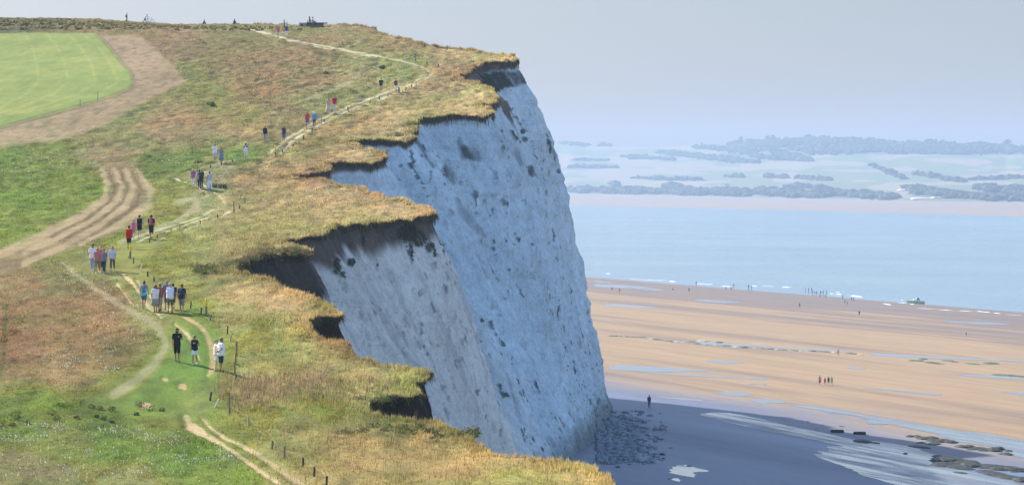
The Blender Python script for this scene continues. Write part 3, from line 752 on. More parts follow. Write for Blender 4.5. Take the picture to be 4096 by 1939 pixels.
nt.links.new(n1.outputs['Fac'], bp.inputs['Height']); nt.links.new(bp.outputs['Normal'], b.inputs['Normal'])
tag(obj('beach', me, m), kind='structure')

# ------------------------------------------------------------------ sea
def water(name, base, rough, bump, scl, stretch=1.0):
    m, nt, b = nmat(name)
    b.inputs['Base Color'].default_value = (*base, 1); b.inputs['Roughness'].default_value = rough; b.inputs['IOR'].default_value = 1.333
    geo = N(nt, 'ShaderNodeNewGeometry')
    mp = N(nt, 'ShaderNodeMapping', vector_type='TEXTURE'); mp.inputs['Rotation'].default_value = (0, 0, math.atan2(-0.932, 0.363)); mp.inputs['Scale'].default_value = (stretch, 1, 1)
    nt.links.new(geo.outputs['Position'], mp.inputs['Vector'])
    n1 = noise_node(nt, mp.outputs['Vector'], scl, 4, 0.6)
    bp = N(nt, 'ShaderNodeBump'); bp.inputs['Strength'].default_value = bump; bp.inputs['Distance'].default_value = 0.15
    nt.links.new(n1.outputs['Fac'], bp.inputs['Height']); nt.links.new(bp.outputs['Normal'], b.inputs['Normal'])
    return m, nt, b, mp
msea, nt, b, mp = water('sea_water', (0.03, 0.10, 0.15), 0.16, 0.65, 0.45, 3.0)
n2 = noise_node(nt, mp.outputs['Vector'], 0.012, 4, 0.6)
r2 = ramp(nt, n2.outputs['Fac'], [(0.35, (0.020, 0.085, 0.135)), (0.65, (0.05, 0.13, 0.17))])
nt.links.new(r2.outputs['Color'], b.inputs['Base Color'])
mp2 = N(nt, 'ShaderNodeMapping', vector_type='TEXTURE'); mp2.inputs['Scale'].default_value = (260, 40, 1); nt.links.new(N(nt, 'ShaderNodeNewGeometry').outputs['Position'], mp2.inputs['Vector'])
n3 = noise_node(nt, mp2.outputs['Vector'], 1.0, 4, 0.6); r3 = ramp(nt, n3.outputs['Fac'], [(0.35, 0.09), (0.65, 0.17)]); nt.links.new(r3.outputs['Color'], b.inputs['Roughness'])
xs = np.linspace(-2400, 2600, 60); ys = np.linspace(-60, 6400, 70)
gx_, gy_ = np.meshgrid(xs, ys)
tag(obj('sea', mesh_np('sea', np.stack([gx_, gy_, 0 * gx_], -1).reshape(-1, 3), quads=grid_quads(70, 60)), msea), kind='structure')

# surf along the waterline
def foam_px(lst):
    Vl, Fl = [], []; n0 = 0
    for (x0, y0, x1, y1, w) in lst:
        p0 = plane_pt(x0, y0); p1 = plane_pt(x1, y1)
        L = math.hypot(p1[0] - p0[0], p1[1] - p0[1]); ns_ = max(8, int(L / 1.2))
        t = np.linspace(0, 1, ns_)
        cx_ = p0[0] + (p1[0] - p0[0]) * t; cy_ = p0[1] + (p1[1] - p0[1]) * t
        cx_ = cx_ + 0.5 * w * fbm(t * L / 5, t * 0, seed=int(x0), octv=3)
        hw = w * np.sin(np.pi * np.clip(t, 0.02, 0.98)) ** 0.6 * (0.75 + 0.45 * fbm(t * L / 2.5, t * 0 + 3, seed=int(x0) + 5, octv=3))
        z = np.maximum(0.0, np.maximum(beach_h(cx_, cy_), 0.0))
        prof = [(-1, 0.01), (-0.6, 0.10), (0, 0.24), (0.7, 0.12), (1, 0.01)]
        R_ = [np.stack([cx_ + UN[0] * o * hw, cy_ + UN[1] * o * hw, z + h_ * np.clip(hw, 0.2, 1.6) * (0.8 + 0.4 * vnoise(t * L / 1.5, t * 0 + o, seed=3))], -1) for o, h_ in prof]
        Vl.append(np.stack(R_, 1).reshape(-1, 3)); Fl.append(grid_quads(ns_, 5) + n0); n0 += ns_ * 5
    return np.concatenate(Vl), np.concatenate(Fl)
def cr(x, y, ox, oy, sc=2.514): return ox + x / sc, oy + y / sc
fl = []
for (a, b_, c_, d_, w_) in [(935,310,990,312,3),(1330,373,1560,382,1.4),(1590,388,1650,394,3.5),(1850,410,2020,420,2.2),(2110,436,2215,441,2.2),(2400,432,2470,438,1.5),(1180,362,1320,371,0.8)]:
    x0, y0 = cr(a, b_, 2048, 970); x1, y1 = cr(c_, d_, 2048, 970); fl.append((x0, y0, x1, y1, w_ * 0.4))
for (a, b_, c_, d_, w_) in [(140,444,240,450,2.2),(610,510,665,514,2),(685,516,745,520,3),(685,494,725,496,1.5),(835,534,945,548,3),(840,530,920,538,1.5),(1150,612,1240,630,1.6),(1310,604,1400,610,1.6),(1340,574,1360,576,2),(1430,616,1470,622,2),(1500,660,1700,670,1.0),(1720,674,1880,684,1.4),(1900,684,2060,692,1.4),(2105,690,2240,704,2.2),(2270,706,2340,716,1.6),(2400,722,2560,730,0.9),(-60,430,60,440,0.8)]:
    x0, y0 = cr(a, b_, 3072, 970); x1, y1 = cr(c_, d_, 3072, 970); fl.append((x0, y0, x1, y1, w_ * 0.4))
Vq, Fq = foam_px(fl)
mfoam, nt, b = nmat('foam'); b.inputs['Base Color'].default_value = (0.62, 0.66, 0.70, 1); b.inputs['Roughness'].default_value = 0.9
tag(obj('surf_foam', mesh_np('surf_foam', Vq, quads=Fq), mfoam), 'white surf breaking along the waterline', 'foam', kind='stuff')

# ------------------------------------------------------------------ pools left on the sand
mpool, nt, b, mp = water('pool_water', (0.10, 0.11, 0.12), 0.06, 0.06, 0.9, 3.0)
def shallows(name, thr):
    m, nt, b, mp = water(name, (0.09, 0.11, 0.13), 0.08, 0.12, 0.55, 13.0)
    n = noise_node(nt, mp.outputs['Vector'], 0.5, 6, 0.68); r = ramp(nt, n.outputs['Fac'], [(thr - 0.10, 0.0), (thr + 0.10, 1.0)])
    sd = N(nt, 'ShaderNodeBsdfPrincipled'); sd.inputs['Base Color'].default_value = (0.075, 0.085, 0.11, 1); sd.inputs['Roughness'].default_value = 0.6
    mx = N(nt, 'ShaderNodeMixShader'); nt.links.new(r.outputs['Color'], mx.inputs[0]); nt.links.new(sd.outputs[0], mx.inputs[1]); nt.links.new(b.outputs[0], mx.inputs[2])
    nt.links.new(mx.outputs[0], nt.nodes['Material Output'].inputs['Surface']); return m
mrip = shallows('rippled_water', 0.50); mthin = shallows('thin_water', 0.44)
def ell(cx, cy, rx, ry, tilt=0.06, n=34):
    o = []
    for k in range(n):
        a = 2 * math.pi * k / n
        o.append((cx + rx * math.cos(a), cy + ry * math.sin(a) * (1 + 0.2 * math.sin(3 * a + cx)) + tilt * rx * math.cos(a)))
    return o
def pool(poly, mat_, lift=0.02, rough=1.0):
    # densify, roughen, drape on the sand as one thin sheet
    pts = []
    for (x0, y0), (x1, y1) in zip(poly, poly[1:] + poly[:1]):
        n = max(1, int(math.hypot((x1 - x0) / 8, (y1 - y0) / 2)))
        for k in range(n): pts.append((x0 + (x1 - x0) * k / n, y0 + (y1 - y0) * k / n))
    wp = np.array([plane_pt(*p)[:2] for p in pts])
    q = 454 - (0.932 * wp[:, 0] + 0.363 * wp[:, 1]); a = 0.363 * wp[:, 0] - 0.932 * wp[:, 1]
    a = a + rough * 2.5 * fbm(q / 1.2, a / 6, seed=231, octv=3); q = q + rough * 0.35 * fbm(q / 1.5, a / 5, seed=233, octv=3)
    wx = (454 - q) * 0.932 + a * 0.363; wy = (454 - q) * 0.363 - a * 0.932
    bm = bmesh.new()
    vs = [bm.verts.new((x, y, 0)) for x, y in zip(wx, wy)]
    es = [bm.edges.new((vs[i], vs[(i + 1) % len(vs)])) for i in range(len(vs))]
    bmesh.ops.triangle_fill(bm, edges=es, use_beauty=True)
    for _ in range(3):
        long = [e for e in bm.edges if e.calc_length() > 9]
        if not long: break
        bmesh.ops.subdivide_edges(bm, edges=long, cuts=1); bmesh.ops.triangulate(bm, faces=bm.faces[:])
    co = np.array([v.co for v in bm.verts]); z = beach_h(co[:, 0], co[:, 1]) + lift
    for v, zz in zip(bm.verts, z): v.co.z = zz
    me = bpy.data.meshes.new('tide_pool'); bm.to_mesh(me); bm.free()
    me.polygons.foreach_set('use_smooth', np.ones(len(me.polygons), bool))
    for p in me.polygons: pass
    o = obj('tide_pool', me, mat_); tag(o, kind='structure'); return o
c6 = lambda L: [cr(x, y, 3072, 1455, 2.516) for x, y in L]
c5 = lambda L: [cr(x, y, 2048, 1455, 2.516) for x, y in L]
c3 = lambda L: [cr(x, y, 2048, 970) for x, y in L]
c4 = lambda L: [cr(x, y, 3072, 970) for x, y in L]
pool(c5([(1000,8),(1300,20),(1600,38),(2100,70),(1700,76),(1300,80),(1000,62)]), mpool)
pool(c5([(1250,84),(1500,88),(1900,112),(2576,148),(2576,158),(2100,140),(1700,118)]), mpool)
pool(ell(2938, 1575, 70, 8), mpool); pool(ell(3068, 1604, 66, 10), mpool)
pool(c5([(1400,325),(1700,345),(2000,372),(1900,374),(1600,352)]), mpool)
pool(c6([(-60,360),(100,365),(140,385),(60,410),(-60,396)]), mpool) if False else None
pool(c6([(250,415),(560,435),(800,480),(1000,525),(1300,566),(1600,615),(1800,655),(2200,700),(2650,785),(2650,960),(2420,915),(2350,850),(2100,810),(1880,775),(1700,705),(1500,665),(1250,606),(985,604),(1000,562),(800,508),(610,492),(560,470),(300,432)]), mthin, 0.03)
pool(c5([(1815,504),(1900,505),(2010,478),(2240,498),(2450,540),(2700,600),(2876,640),(3176,700),(3426,760),(3826,800),(4126,860),(4300,940),(4500,1060),(4800,1130),(5200,1200),(5200,1290),(3960,1235),(3776,1185),(3526,1105),(3226,985),(3080,925),(3096,880),(3276,815),(3076,772),(2576,682),(2160,588),(2000,540)]), mrip, 0.025)
pool(c5([(1590,1094),(1650,1062),(1700,1040),(1800,1028),(1872,1048),(1945,1086),(1850,1108),(1775,1132),(1640,1110)]), mpool)
pool(c5([(1680,1008),(1730,1006),(1725,1030),(1690,1030)]), mpool); pool(c5([(1545,1155),(1640,1145),(1755,1182),(1640,1176)]), mpool)
pool(c3([(830,416),(1100,428),(1420,452),(1200,462),(830,446)]), mpool); pool(c3([(820,382),(960,398),(1080,408),(820,400)]), mpool)
pool(ell(2868, 1205, 92, 4.5, 0.05), mpool); pool(ell(2520, 1225, 112, 4, 0.055), mpool); pool(ell(2893, 1447, 72, 5, 0.06), mpool); pool(ell(2600, 1157, 60, 3, 0.05), mpool)
pool(ell(3900, 1290, 130, 4, 0.05), mpool)
pool(c3([(1700,990),(1950,1000),(2300,1022),(2574,1030),(2574,1046),(2200,1040),(1900,1018)]), mpool)
pool(c4([(0,1042),(250,1058),(600,1078),(840,1092),(840,1104),(500,1086),(0,1056)]), mpool)
pool(c4([(980,1112),(1200,1120),(1500,1140),(2100,1166),(2600,1186),(2600,1198),(2000,1180),(1400,1158),(1100,1142)]), mpool)
pool(c6([(950,245),(1120,242),(1320,262),(1760,302),(1700,316),(1350,280)]), mpool); pool(c6([(720,34),(900,36),(1010,50),(850,52)]), mpool)
pool(c6([(1780,104),(2200,120),(2600,140),(2600,160),(2300,146)]), mpool); pool(c6([(2300,278),(2620,290),(2620,326)]), mpool)
pool(ell(3040, 1455 + 205/2.516, 40, 3, 0.02), mpool)

# ------------------------------------------------------------------ rocks
def rock_mesh(name, seed, flat, sub=4, rough=0.35):
    bm = bmesh.new(); bmesh.ops.create_icosphere(bm, subdivisions=sub, radius=1.0)
    co = np.array([v.co for v in bm.verts])
    d = 1 + rough * fbm(co[:, 0] * 1.3 + seed * 7, co[:, 1] * 1.3, co[:, 2] * 1.3, seed=300 + seed, octv=4) + 0.12 * np.round(2.5 * vnoise(co[:, 0] * 2, co[:, 1] * 2 + seed, co[:, 2] * 2, seed=310)) / 2.5
    co = co * d[:, None] * np.array([1, 1, flat])
    for v, c in zip(bm.verts, co): v.co = c
    me = bpy.data.meshes.new(name); bm.to_mesh(me); bm.free()
    return me
def rockmat(name, c1, c2, scale=2.2, rough=0.75):
    m, nt, b = nmat(name); tc = N(nt, 'ShaderNodeTexCoord')
    n = noise_node(nt, tc.outputs['Object'], scale, 6, 0.65)
    r = ramp(nt, n.outputs['Fac'], [(0.35, tuple(lin(c1))), (0.65, tuple(lin(c2)))])
    nt.links.new(r.outputs['Color'], b.inputs['Base Color']); b.inputs['Roughness'].default_value = rough; b.inputs['Specular IOR Level'].default_value = 0.25
    bp = N(nt, 'ShaderNodeBump'); bp.inputs['Strength'].default_value = 0.8; bp.inputs['Distance'].default_value = 0.2
    nt.links.new(n.outputs['Fac'], bp.inputs['Height']); nt.links.new(bp.outputs['Normal'], b.inputs['Normal'])
    return m
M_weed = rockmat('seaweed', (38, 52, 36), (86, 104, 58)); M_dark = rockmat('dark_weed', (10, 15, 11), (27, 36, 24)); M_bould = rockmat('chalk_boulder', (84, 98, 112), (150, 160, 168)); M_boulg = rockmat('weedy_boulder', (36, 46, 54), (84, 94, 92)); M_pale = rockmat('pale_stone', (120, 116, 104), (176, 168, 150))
RM = [rock_mesh('rock', k, f_) for k, f_ in enumerate((0.45, 0.5, 0.6, 0.4))]
BM_ = [rock_mesh('boulder', 10 + k, f_, 3, 0.45) for k, f_ in enumerate((0.75, 0.65, 0.85))]
def put_rock(name, me, mat_, px, py, rx, rz, label, cat, group=None, deep=1.0, yaw=None):
    x, y, z = plane_pt(px, py); z = float(beach_h(np.array([x]), np.array([y]))[0])
    o = bpy.data.objects.new(name, me); link(o)
    if not me.materials: me.materials.append(mat_)
    o.material_slots[0].link = 'OBJECT'; o.material_slots[0].material = mat_
    r = rx * y / F
    o.scale = (r, r * deep, rz * y / F); o.location = (x, y, z - 0.12 * rz * y / F)
    o.rotation_euler = (0, 0, R.uniform(-0.35, 0.35) + (0.0 if yaw is None else yaw))
    tag(o, label, cat, group); return o
G1 = 'rocks of the reef line across the sand'
reef = c3([(1010,936),(1090,938),(1150,942),(1215,944),(1305,946),(1400,968),(1450,968),(1495,972),(1560,982),(1590,990),(1665,994),(1720,1000),(1800,992),(1905,982),(1945,984),(2010,992),(2080,998),(1860,1012),(1950,1022),(2050,1028),(2150,1034),(2260,1044),(2330,1050),(2440,1056),(2520,1062)]) + \
    c4([(20,1066),(100,1072),(150,1076),(270,1082),(340,1086),(450,1088),(520,1092),(580,1096),(665,1100),(830,1112),(870,1116),(935,1124)])
for i_, (x, y) in enumerate(reef):
    mm = M_weed if R.uniform() < 0.62 else M_pale
    put_rock('reef_rock', RM[i_ % 4], mm, x, y + 2, R.uniform(9, 22), R.uniform(6, 10), 'low weed-covered rock in the reef line running across the sunlit sand', 'rock', G1, deep=2.2, yaw=0.0)
for i_, (x, y, rx, rz) in enumerate([(*cr(1480,1185,3072,970), 32, 9), (*cr(1560,1168,3072,970), 22, 10), (*cr(1640,1205,3072,970), 34, 8), (*cr(1800,1185,3072,970), 26, 9), (*cr(1870,1196,3072,970), 18, 7), (*cr(2060,1216,3072,970), 30, 6), (*cr(2240,1212,3072,970), 36, 9), (*cr(1720,1218,3072,970), 24, 6)]):
    put_rock('weed_mound', RM[i_ % 4], M_weed, x, y + 2, rx, rz, 'dark green weedy mound in the cluster on the sand at the right', 'rock', 'weedy mounds on the right of the sand', deep=2.0)
for i_, (x, y, rx, rz) in enumerate([(*cr(2330,110,3072,1455), 36, 6), (*cr(2440,116,3072,1455), 40, 7), (*cr(2540,124,3072,1455), 34, 6)]):
    put_rock('weed_mound', RM[i_ % 4], M_weed, x, y + 2, rx, rz, 'flat green weedy mound at the right edge beside a thin pool', 'rock', 'flat weedy mounds at the right edge', deep=2.0)
G2 = 'dark seaweed rocks in the shaded shallows'
for i_, (x, y, rx, rz) in enumerate([(1430,722,16,8),(1505,725,18,9),(1570,745,28,9),(1640,740,34,12),(1690,770,34,11),(1770,768,34,11),(1840,780,26,9),(1540,785,20,7),(1650,800,24,7),(1950,828,22,11),(2030,830,24,11),(2100,846,38,11),(2180,858,30,9),(2270,862,32,14),(2330,850,20,12),(2400,902,24,12),(2420,868,14,8),
     (1720,960,34,16),(1800,962,50,18),(1890,970,52,20),(1970,985,46,16),(1760,1005,50,12),(2060,1010,46,14),(2160,1020,46,13),(2260,1030,50,15),(2350,1042,46,13),(2450,1050,46,13),(2550,1062,46,13),(1900,1030,50,10),
     (2200,1075,40,9),(2290,1098,40,11),(2380,1120,44,12),(2470,1140,44,13),(2560,1160,40,18),(950,772,32,8),(1010,782,24,6),(1085,790,16,5),(1500,826,28,7),(1570,834,20,6),(1380,895,12,8),(1940,1085,20,5),(1700,920,22,7)]):
    px, py = cr(x, y, 3072, 1455, 2.516)
    put_rock('seaweed_rock', RM[i_ % 4], M_dark, px, py + 3, rx / 0.85, rz * 1.9, 'dark seaweed-covered rock in the shaded shallows below the sunlit sand', 'rock', G2, deep=2.0)
for (x, y, rx, rz, lb) in [(695,676,26,8,'long black block, left one of the two lying in the shaded shallows'), (922,696,24,8,'long black block, right one of the two lying in the shaded shallows')]:
    px, py = cr(x, y, 3072, 1455, 2.516); X0, Y0, Z0 = plane_pt(px, py + 4)
    bm = bmesh.new(); bmesh.ops.create_cube(bm, size=1.0); bmesh.ops.bevel(bm, geom=bm.edges[:], offset=0.08, segments=2, affect='EDGES'); bmesh.ops.subdivide_edges(bm, edges=bm.edges[:], cuts=3, use_grid_fill=True)
    for v in bm.verts: v.co += Vector((R.normal(0, .015), R.normal(0, .02), R.normal(0, .03)))
    me = bpy.data.meshes.new('block'); bm.to_mesh(me); bm.free()
    o = obj('concrete_block', me, M_dark); o.scale = (rx * 2 * Y0 / F, 0.9, rz * 1.4 * Y0 / F * 1.1); o.location = (X0, Y0, Z0 + rz * 0.5 * Y0 / F); tag(o, lb, 'block')
for i_, (x, y, r_) in enumerate([(250,642,12),(345,570,14),(400,572,14),(550,604,16),(740,622,24),(485,646,10),(165,566,9),(228,533,7)]):
    px, py = cr(x, y, 3072, 1455, 2.516)
    put_rock('shore_stone', RM[i_ % 4], M_dark, px, py + 2, r_ / 2.2, r_ / 4.2, 'small dark stone in the shaded wet sand beside the thin bright water', 'stone', 'small dark stones in the wet sand', deep=1.6)
for (x, y, r_) in [(2170,552,12), (2245,562,8)]:
    px, py = cr(x, y, 2048, 1455, 2.516)
    put_rock('shore_stone', RM[1], M_dark, px, py + 2, r_ / 2.0, r_ / 3.0, 'small dark stone in the shaded wet sand beside the thin bright water', 'stone', 'small dark stones in the wet sand', deep=1.6)
# fallen chalk at the foot
G3 = 'fallen boulders at the cliff foot'
big_ = [(1280,497,22,14,M_boulg,'lone dark boulder on the sand above the fallen rubble'),(1510,885,36,30,M_dark,'largest dark round boulder at the right end of the fallen rubble'),(1522,938,20,15,M_dark,'small dark boulder just below the largest one'),(1235,755,42,28,M_boulg,None),(1150,640,50,36,M_boulg,None),(1360,702,26,18,M_boulg,None),(1422,742,18,13,M_boulg,None),(1530,636,18,14,M_boulg,None),(1015,940,42,26,M_dark,None),(1130,912,22,20,M_boulg,None),(1065,1022,32,20,M_boulg,None),(1105,958,26,16,M_boulg,None),(1382,562,18,8,M_boulg,None),(1595,832,24,9,M_boulg,None),(1440,716,30,10,M_bould,None),(1250,815,36,22,M_bould,None),(1390,840,34,18,M_bould,None),(1240,530,34,18,M_bould,None),(1190,525,26,16,M_bould,None),(1285,965,24,14,M_boulg,None),(960,880,40,30,M_boulg,None),(1000,780,46,34,M_boulg,None),(1090,720,40,30,M_bould,None),(1040,640,30,34,M_boulg,None)]
for i_, (x, y, rx, rz, mm, lb) in enumerate(big_):
    px, py = cr(x, y, 2048, 1455, 2.516)
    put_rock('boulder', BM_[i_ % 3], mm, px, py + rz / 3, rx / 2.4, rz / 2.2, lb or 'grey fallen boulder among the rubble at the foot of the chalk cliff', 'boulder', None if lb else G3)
for (x, y, r_, lb) in [(1630,1020,22,'small dark rock left of the bright pool'), (1785,1015,22,'small dark rock behind the bright pool'), (1590,1150,26,'flat dark rock left of the small lower pool')]:
    px, py = cr(x, y, 2048, 1455, 2.516); put_rock('shore_stone', RM[0], M_dark, px, py + 2, r_ / 2.4, r_ / 4.0, lb, 'stone')
Vr, Fr, n0 = [], [], 0
me0 = BM_[0]; sv = np.array([v.co for v in me0.vertices])
bm = bmesh.new(); bmesh.ops.create_icosphere(bm, subdivisions=1, radius=1.0); iv = np.array([v.co for v in bm.verts]); it = np.array([[v.index for v in f.verts] for f in bm.faces]); bm.free()
for k in range(2200):
    x = 860 + abs(R.normal(0, 1)) * 250; y = R.uniform(470, 1010)
    if x > 1560 or R.uniform() > 1.2 - abs(y - 800) / 420: continue
    px, py = cr(x, y, 2048, 1455, 2.516); X0, Y0, Z0 = plane_pt(px, py); Z0 = float(beach_h(np.array([X0]), np.array([Y0]))[0])
    r = 0.05 + 0.42 * R.uniform() ** 4; sc3 = np.array([r * R.uniform(.8, 1.6), r * R.uniform(.8, 1.6), r * R.uniform(.5, .9)])
    Vr.append(iv * (1 + R.uniform(-.3, .3, (len(iv), 1))) * sc3 + [X0, Y0, Z0 + r * 0.2]); Fr.append(it + n0); n0 += len(iv)
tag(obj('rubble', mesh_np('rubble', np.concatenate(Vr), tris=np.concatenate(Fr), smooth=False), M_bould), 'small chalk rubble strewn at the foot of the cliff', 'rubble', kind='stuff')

# ------------------------------------------------------------------ far shore: sand flat, hills, woods, houses
SKY = [(1300,575),(1900,580),(2120,572),(2247,568),(2300,566),(2344,582),(2406,580),(2500,588),(2597,592),(2780,582),(2895,589),(2950,578),(2995,566),(3066,562),(3150,556),(3199,552),(3300,553),(3402,552),(3460,557),(3510,565),(3600,566),(3748,570),(3850,572),(3967,580),(4027,596),(4046,586),(4096,586),(4400,600),(5200,640)]
skx = np.array([a for a, _ in SKY], float); sky_ = np.array([b for _, b in SKY], float)
pxs = np.linspace(1300, 5200, 300)
bx_ = np.array([1300, 2240, 2330, 3072, 3600, 4096, 5200.]); byl = np.array([766, 772, 774, 790, 802, 812, 838.]); wl = np.array([815, 820, 823, 840, 853, 868, 898.])
basey = np.interp(pxs, bx_, byl); watery = np.interp(pxs, bx_, wl)
Yw = CAMZ * F / (watery - HY)                       # waterline of the far shore
Yb = (CAMZ - 3.0) * F / (basey - HY)
# sand flat
NT = 16; t = np.linspace(-0.04, 1, NT)[:, None]
Yf_ = Yw + (Yb - Yw) * t; Xf_ = (pxs - CX) / F * Yf_; Zf_ = -0.06 + 3.1 * t + 0 * Yf_
fcol = lin((186, 160, 136)) * 0.42 * (1 + 0.12 * fbm(Yf_ / 45, Xf_ / 400, seed=401, octv=3))[..., None]
msf, nt, b = nmat('far_sand'); at = N(nt, 'ShaderNodeAttribute', attribute_name='Col'); nt.links.new(at.outputs['Color'], b.inputs['Base Color']); b.inputs['Roughness'].default_value = 0.8
tag(obj('far_beach', mesh_np('far_beach', np.stack([Xf_, Yf_, Zf_], -1).reshape(-1, 3), quads=grid_quads(NT, len(pxs)), col=fcol.reshape(-1, 3)), msf), kind='structure')
# hills
NH = 90; t = np.linspace(0, 1, NH)[:, None]
Ytop = Yb + np.interp(pxs, [1300, 4096, 5200], [2300, 2900, 2900])
topy = np.interp(pxs, skx, sky_)
Yh = Yb + (Ytop - Yb) * t
pyh = basey + (topy - basey) * (t ** 0.92)
Zh = CAMZ + (HY - pyh) * Yh / F
Xh = (pxs - CX) / F * Yh
Zh = Zh + 2.0 * fbm(Xh / 300, Yh / 300, seed=411, octv=3) * (t * (1 - t) * 4)
hx = np.repeat(pxs[None], NH, 0)
cell = fbm(hx / 210, pyh / 16, seed=421, octv=2); cell2 = vnoise(hx / 150 + 3, pyh / 11, seed=423)
hc = np.where((cell > 0.12)[..., None], lin((176, 166, 128)), lin((118, 142, 84)))
hc = np.where((cell2 > 0.45)[..., None], lin((186, 160, 140)), hc)
hc = hc * (1 + 0.12 * fbm(hx / 60, pyh / 8, seed=425, octv=3))[..., None] * 0.42
wmask = np.zeros(hx.shape)
for (x0, y0, x1, y1, th, n) in [(2240,573,2345,582,6,0),(2780,592,3000,600,9,0),(2900,606,3240,604,24,0),(3000,575,3420,575,30,0),(3180,600,3460,600,22,0),(3400,590,3900,598,28,0),(3840,596,4500,612,22,0),(2640,618,3010,642,11,0),(3000,632,3240,642,9,0),(2290,768,2900,774,10,0),(2700,766,3000,776,14,0),(3040,772,3290,785,13,0),(3330,780,3560,793,10,0),(3640,775,4000,798,12,0),(3920,770,4500,800,18,0)]:
    dd, _ = pl_dist(hx, pyh + 5 * fbm(hx / 40, pyh / 14, seed=431, octv=3), [(x0, y0, 1), (x1, y1, 1)])
    wmask = np.maximum(wmask, sstep(1.0, 0.6, dd / th * (1 + 0.4 * fbm(hx / 90, pyh / 20, seed=433, octv=3))))
hc = hc + (lin((48, 62, 44)) * (1 + 0.3 * fbm(hx / 14, pyh / 5, seed=435, octv=3))[..., None] - hc) * (wmask * 0.9)[..., None]
# back edge drops away behind the skyline
Xh = np.concatenate([Xh, Xh[-1:] * 1.05]); Yh = np.concatenate([Yh, Yh[-1:] + 250]); Zh = np.concatenate([Zh, Zh[-1:] - 30]); hc = np.concatenate([hc, hc[-1:]])
mh, nt, b = nmat('fields'); at = N(nt, 'ShaderNodeAttribute', attribute_name='Col'); nt.links.new(at.outputs['Color'], b.inputs['Base Color']); b.inputs['Roughness'].default_value = 1.0
tag(obj('hills', mesh_np('hills', np.stack([Xh, Yh, Zh], -1).reshape(-1, 3), quads=grid_quads(NH + 1, len(pxs)), col=hc.reshape(-1, 3)), mh), kind='structure')
def hill_pt(px, py):
    b0 = np.interp(px, bx_, byl); t0 = np.interp(px, skx, sky_)
    tt = np.clip((b0 - py) / (b0 - t0), 0, 1) ** (1 / 0.92)
    yb = np.interp(px, pxs, Yb); yt = np.interp(px, pxs, Ytop); y = yb + (yt - yb) * tt
    return (px - CX) / F * y, y, CAMZ + (HY - py) * y / F
# woods: each patch (x0, y0, x1, y1, thickness, density)
WOOD = [(2240,573,2345,582,4,60),(2400,582,2440,584,3,24),(2780,590,2900,596,8,70),(2895,600,3070,585,22,380),(2990,580,3200,572,20,330),(3100,610,3230,640,10,120),(2640,612,2780,625,8,120),(2500,628,2680,640,7,140),(2780,628,3010,650,9,260),(3020,628,3240,645,6,110),
 (3190,570,3420,568,20,420),(3400,580,3640,585,20,380),(3200,600,3450,606,14,220),(3600,588,3850,592,20,400),(3850,592,4096,604,16,380),(4090,600,4500,625,16,300),(3500,606,3900,614,8,200),
 (2290,670,2460,672,4,90),(2300,642,2420,645,3,60),(2560,715,2800,722,3,70),(2900,707,2980,710,4,40),(3070,708,3150,712,4,40),(3200,714,3310,722,3,60),(3490,665,3620,717,4,50),(3680,700,3840,728,6,90),(3900,722,4096,715,4,60),
 (2300,762,2620,768,10,330),(2440,735,2470,738,8,30),(2660,745,2720,750,12,70),(2620,770,2900,776,9,280),(2700,765,3000,776,12,260),(3040,770,3290,785,12,330),(3330,775,3560,792,11,330),(3150,748,3300,755,10,120),(3640,760,3760,775,14,160),(3740,780,4000,798,8,240),(3920,755,4096,770,18,260),(4000,790,4096,802,6,80),(4090,780,4500,800,14,250)]
bm = bmesh.new(); bmesh.ops.create_icosphere(bm, subdivisions=2, radius=1.0); iv = np.array([v.co for v in bm.verts]); it = np.array([[v.index for v in f.verts] for f in bm.faces]); bm.free()
Vt, Ft, Ct, n0 = [], [], [], 0
for wi, (x0, y0, x1, y1, th, n) in enumerate(WOOD):
    L_w = abs(x1 - x0); nn_ = int(n * (5.0 if n >= 200 else 2.6)); ua = R.uniform(-0.12, 1.12, nn_); ga = fbm(ua * L_w / 45.0, ua * 0 + wi * 3.7, seed=441, octv=3)
    for k in range(nn_):
        u = float(ua[k]); g = float(ga[k])
        edge_ = min(1.0, max(0.0, min(u + 0.12, 1.12 - u) / 0.3))
        if R.uniform() > edge_ * (0.75 + 1.1 * g) + 0.15: continue
        px = x0 + (x1 - x0) * u; py = y0 + (y1 - y0) * u + R.normal(0, th * 0.40) * (0.9 + 0.9 * max(-0.5, g)) * (0.35 + 0.65 * edge_)
        X0, Y0, Z0 = hill_pt(px, py)
        r = 1.6 + 4.6 * R.uniform() ** 1.6
        dsp = 1 + 0.4 * R.uniform(-1, 1, (len(iv), 1))
        Vt.append(iv * dsp * [r * R.uniform(.9, 1.9), r, r * R.uniform(.7, 1.15)] + [X0, Y0, Z0 + r * 0.3]); Ft.append(it + n0); n0 += len(iv)
        Ct.append(np.repeat((lin((60, 76, 54)) * R.uniform(0.75, 1.3))[None], len(iv), 0))
tag(obj('woodland', mesh_np('woodland', np.concatenate(Vt), tris=np.concatenate(Ft), col=np.concatenate(Ct), smooth=False), M_leaf), 'dark blue-green woods and hedges on the far hills', 'woods', kind='stuff')
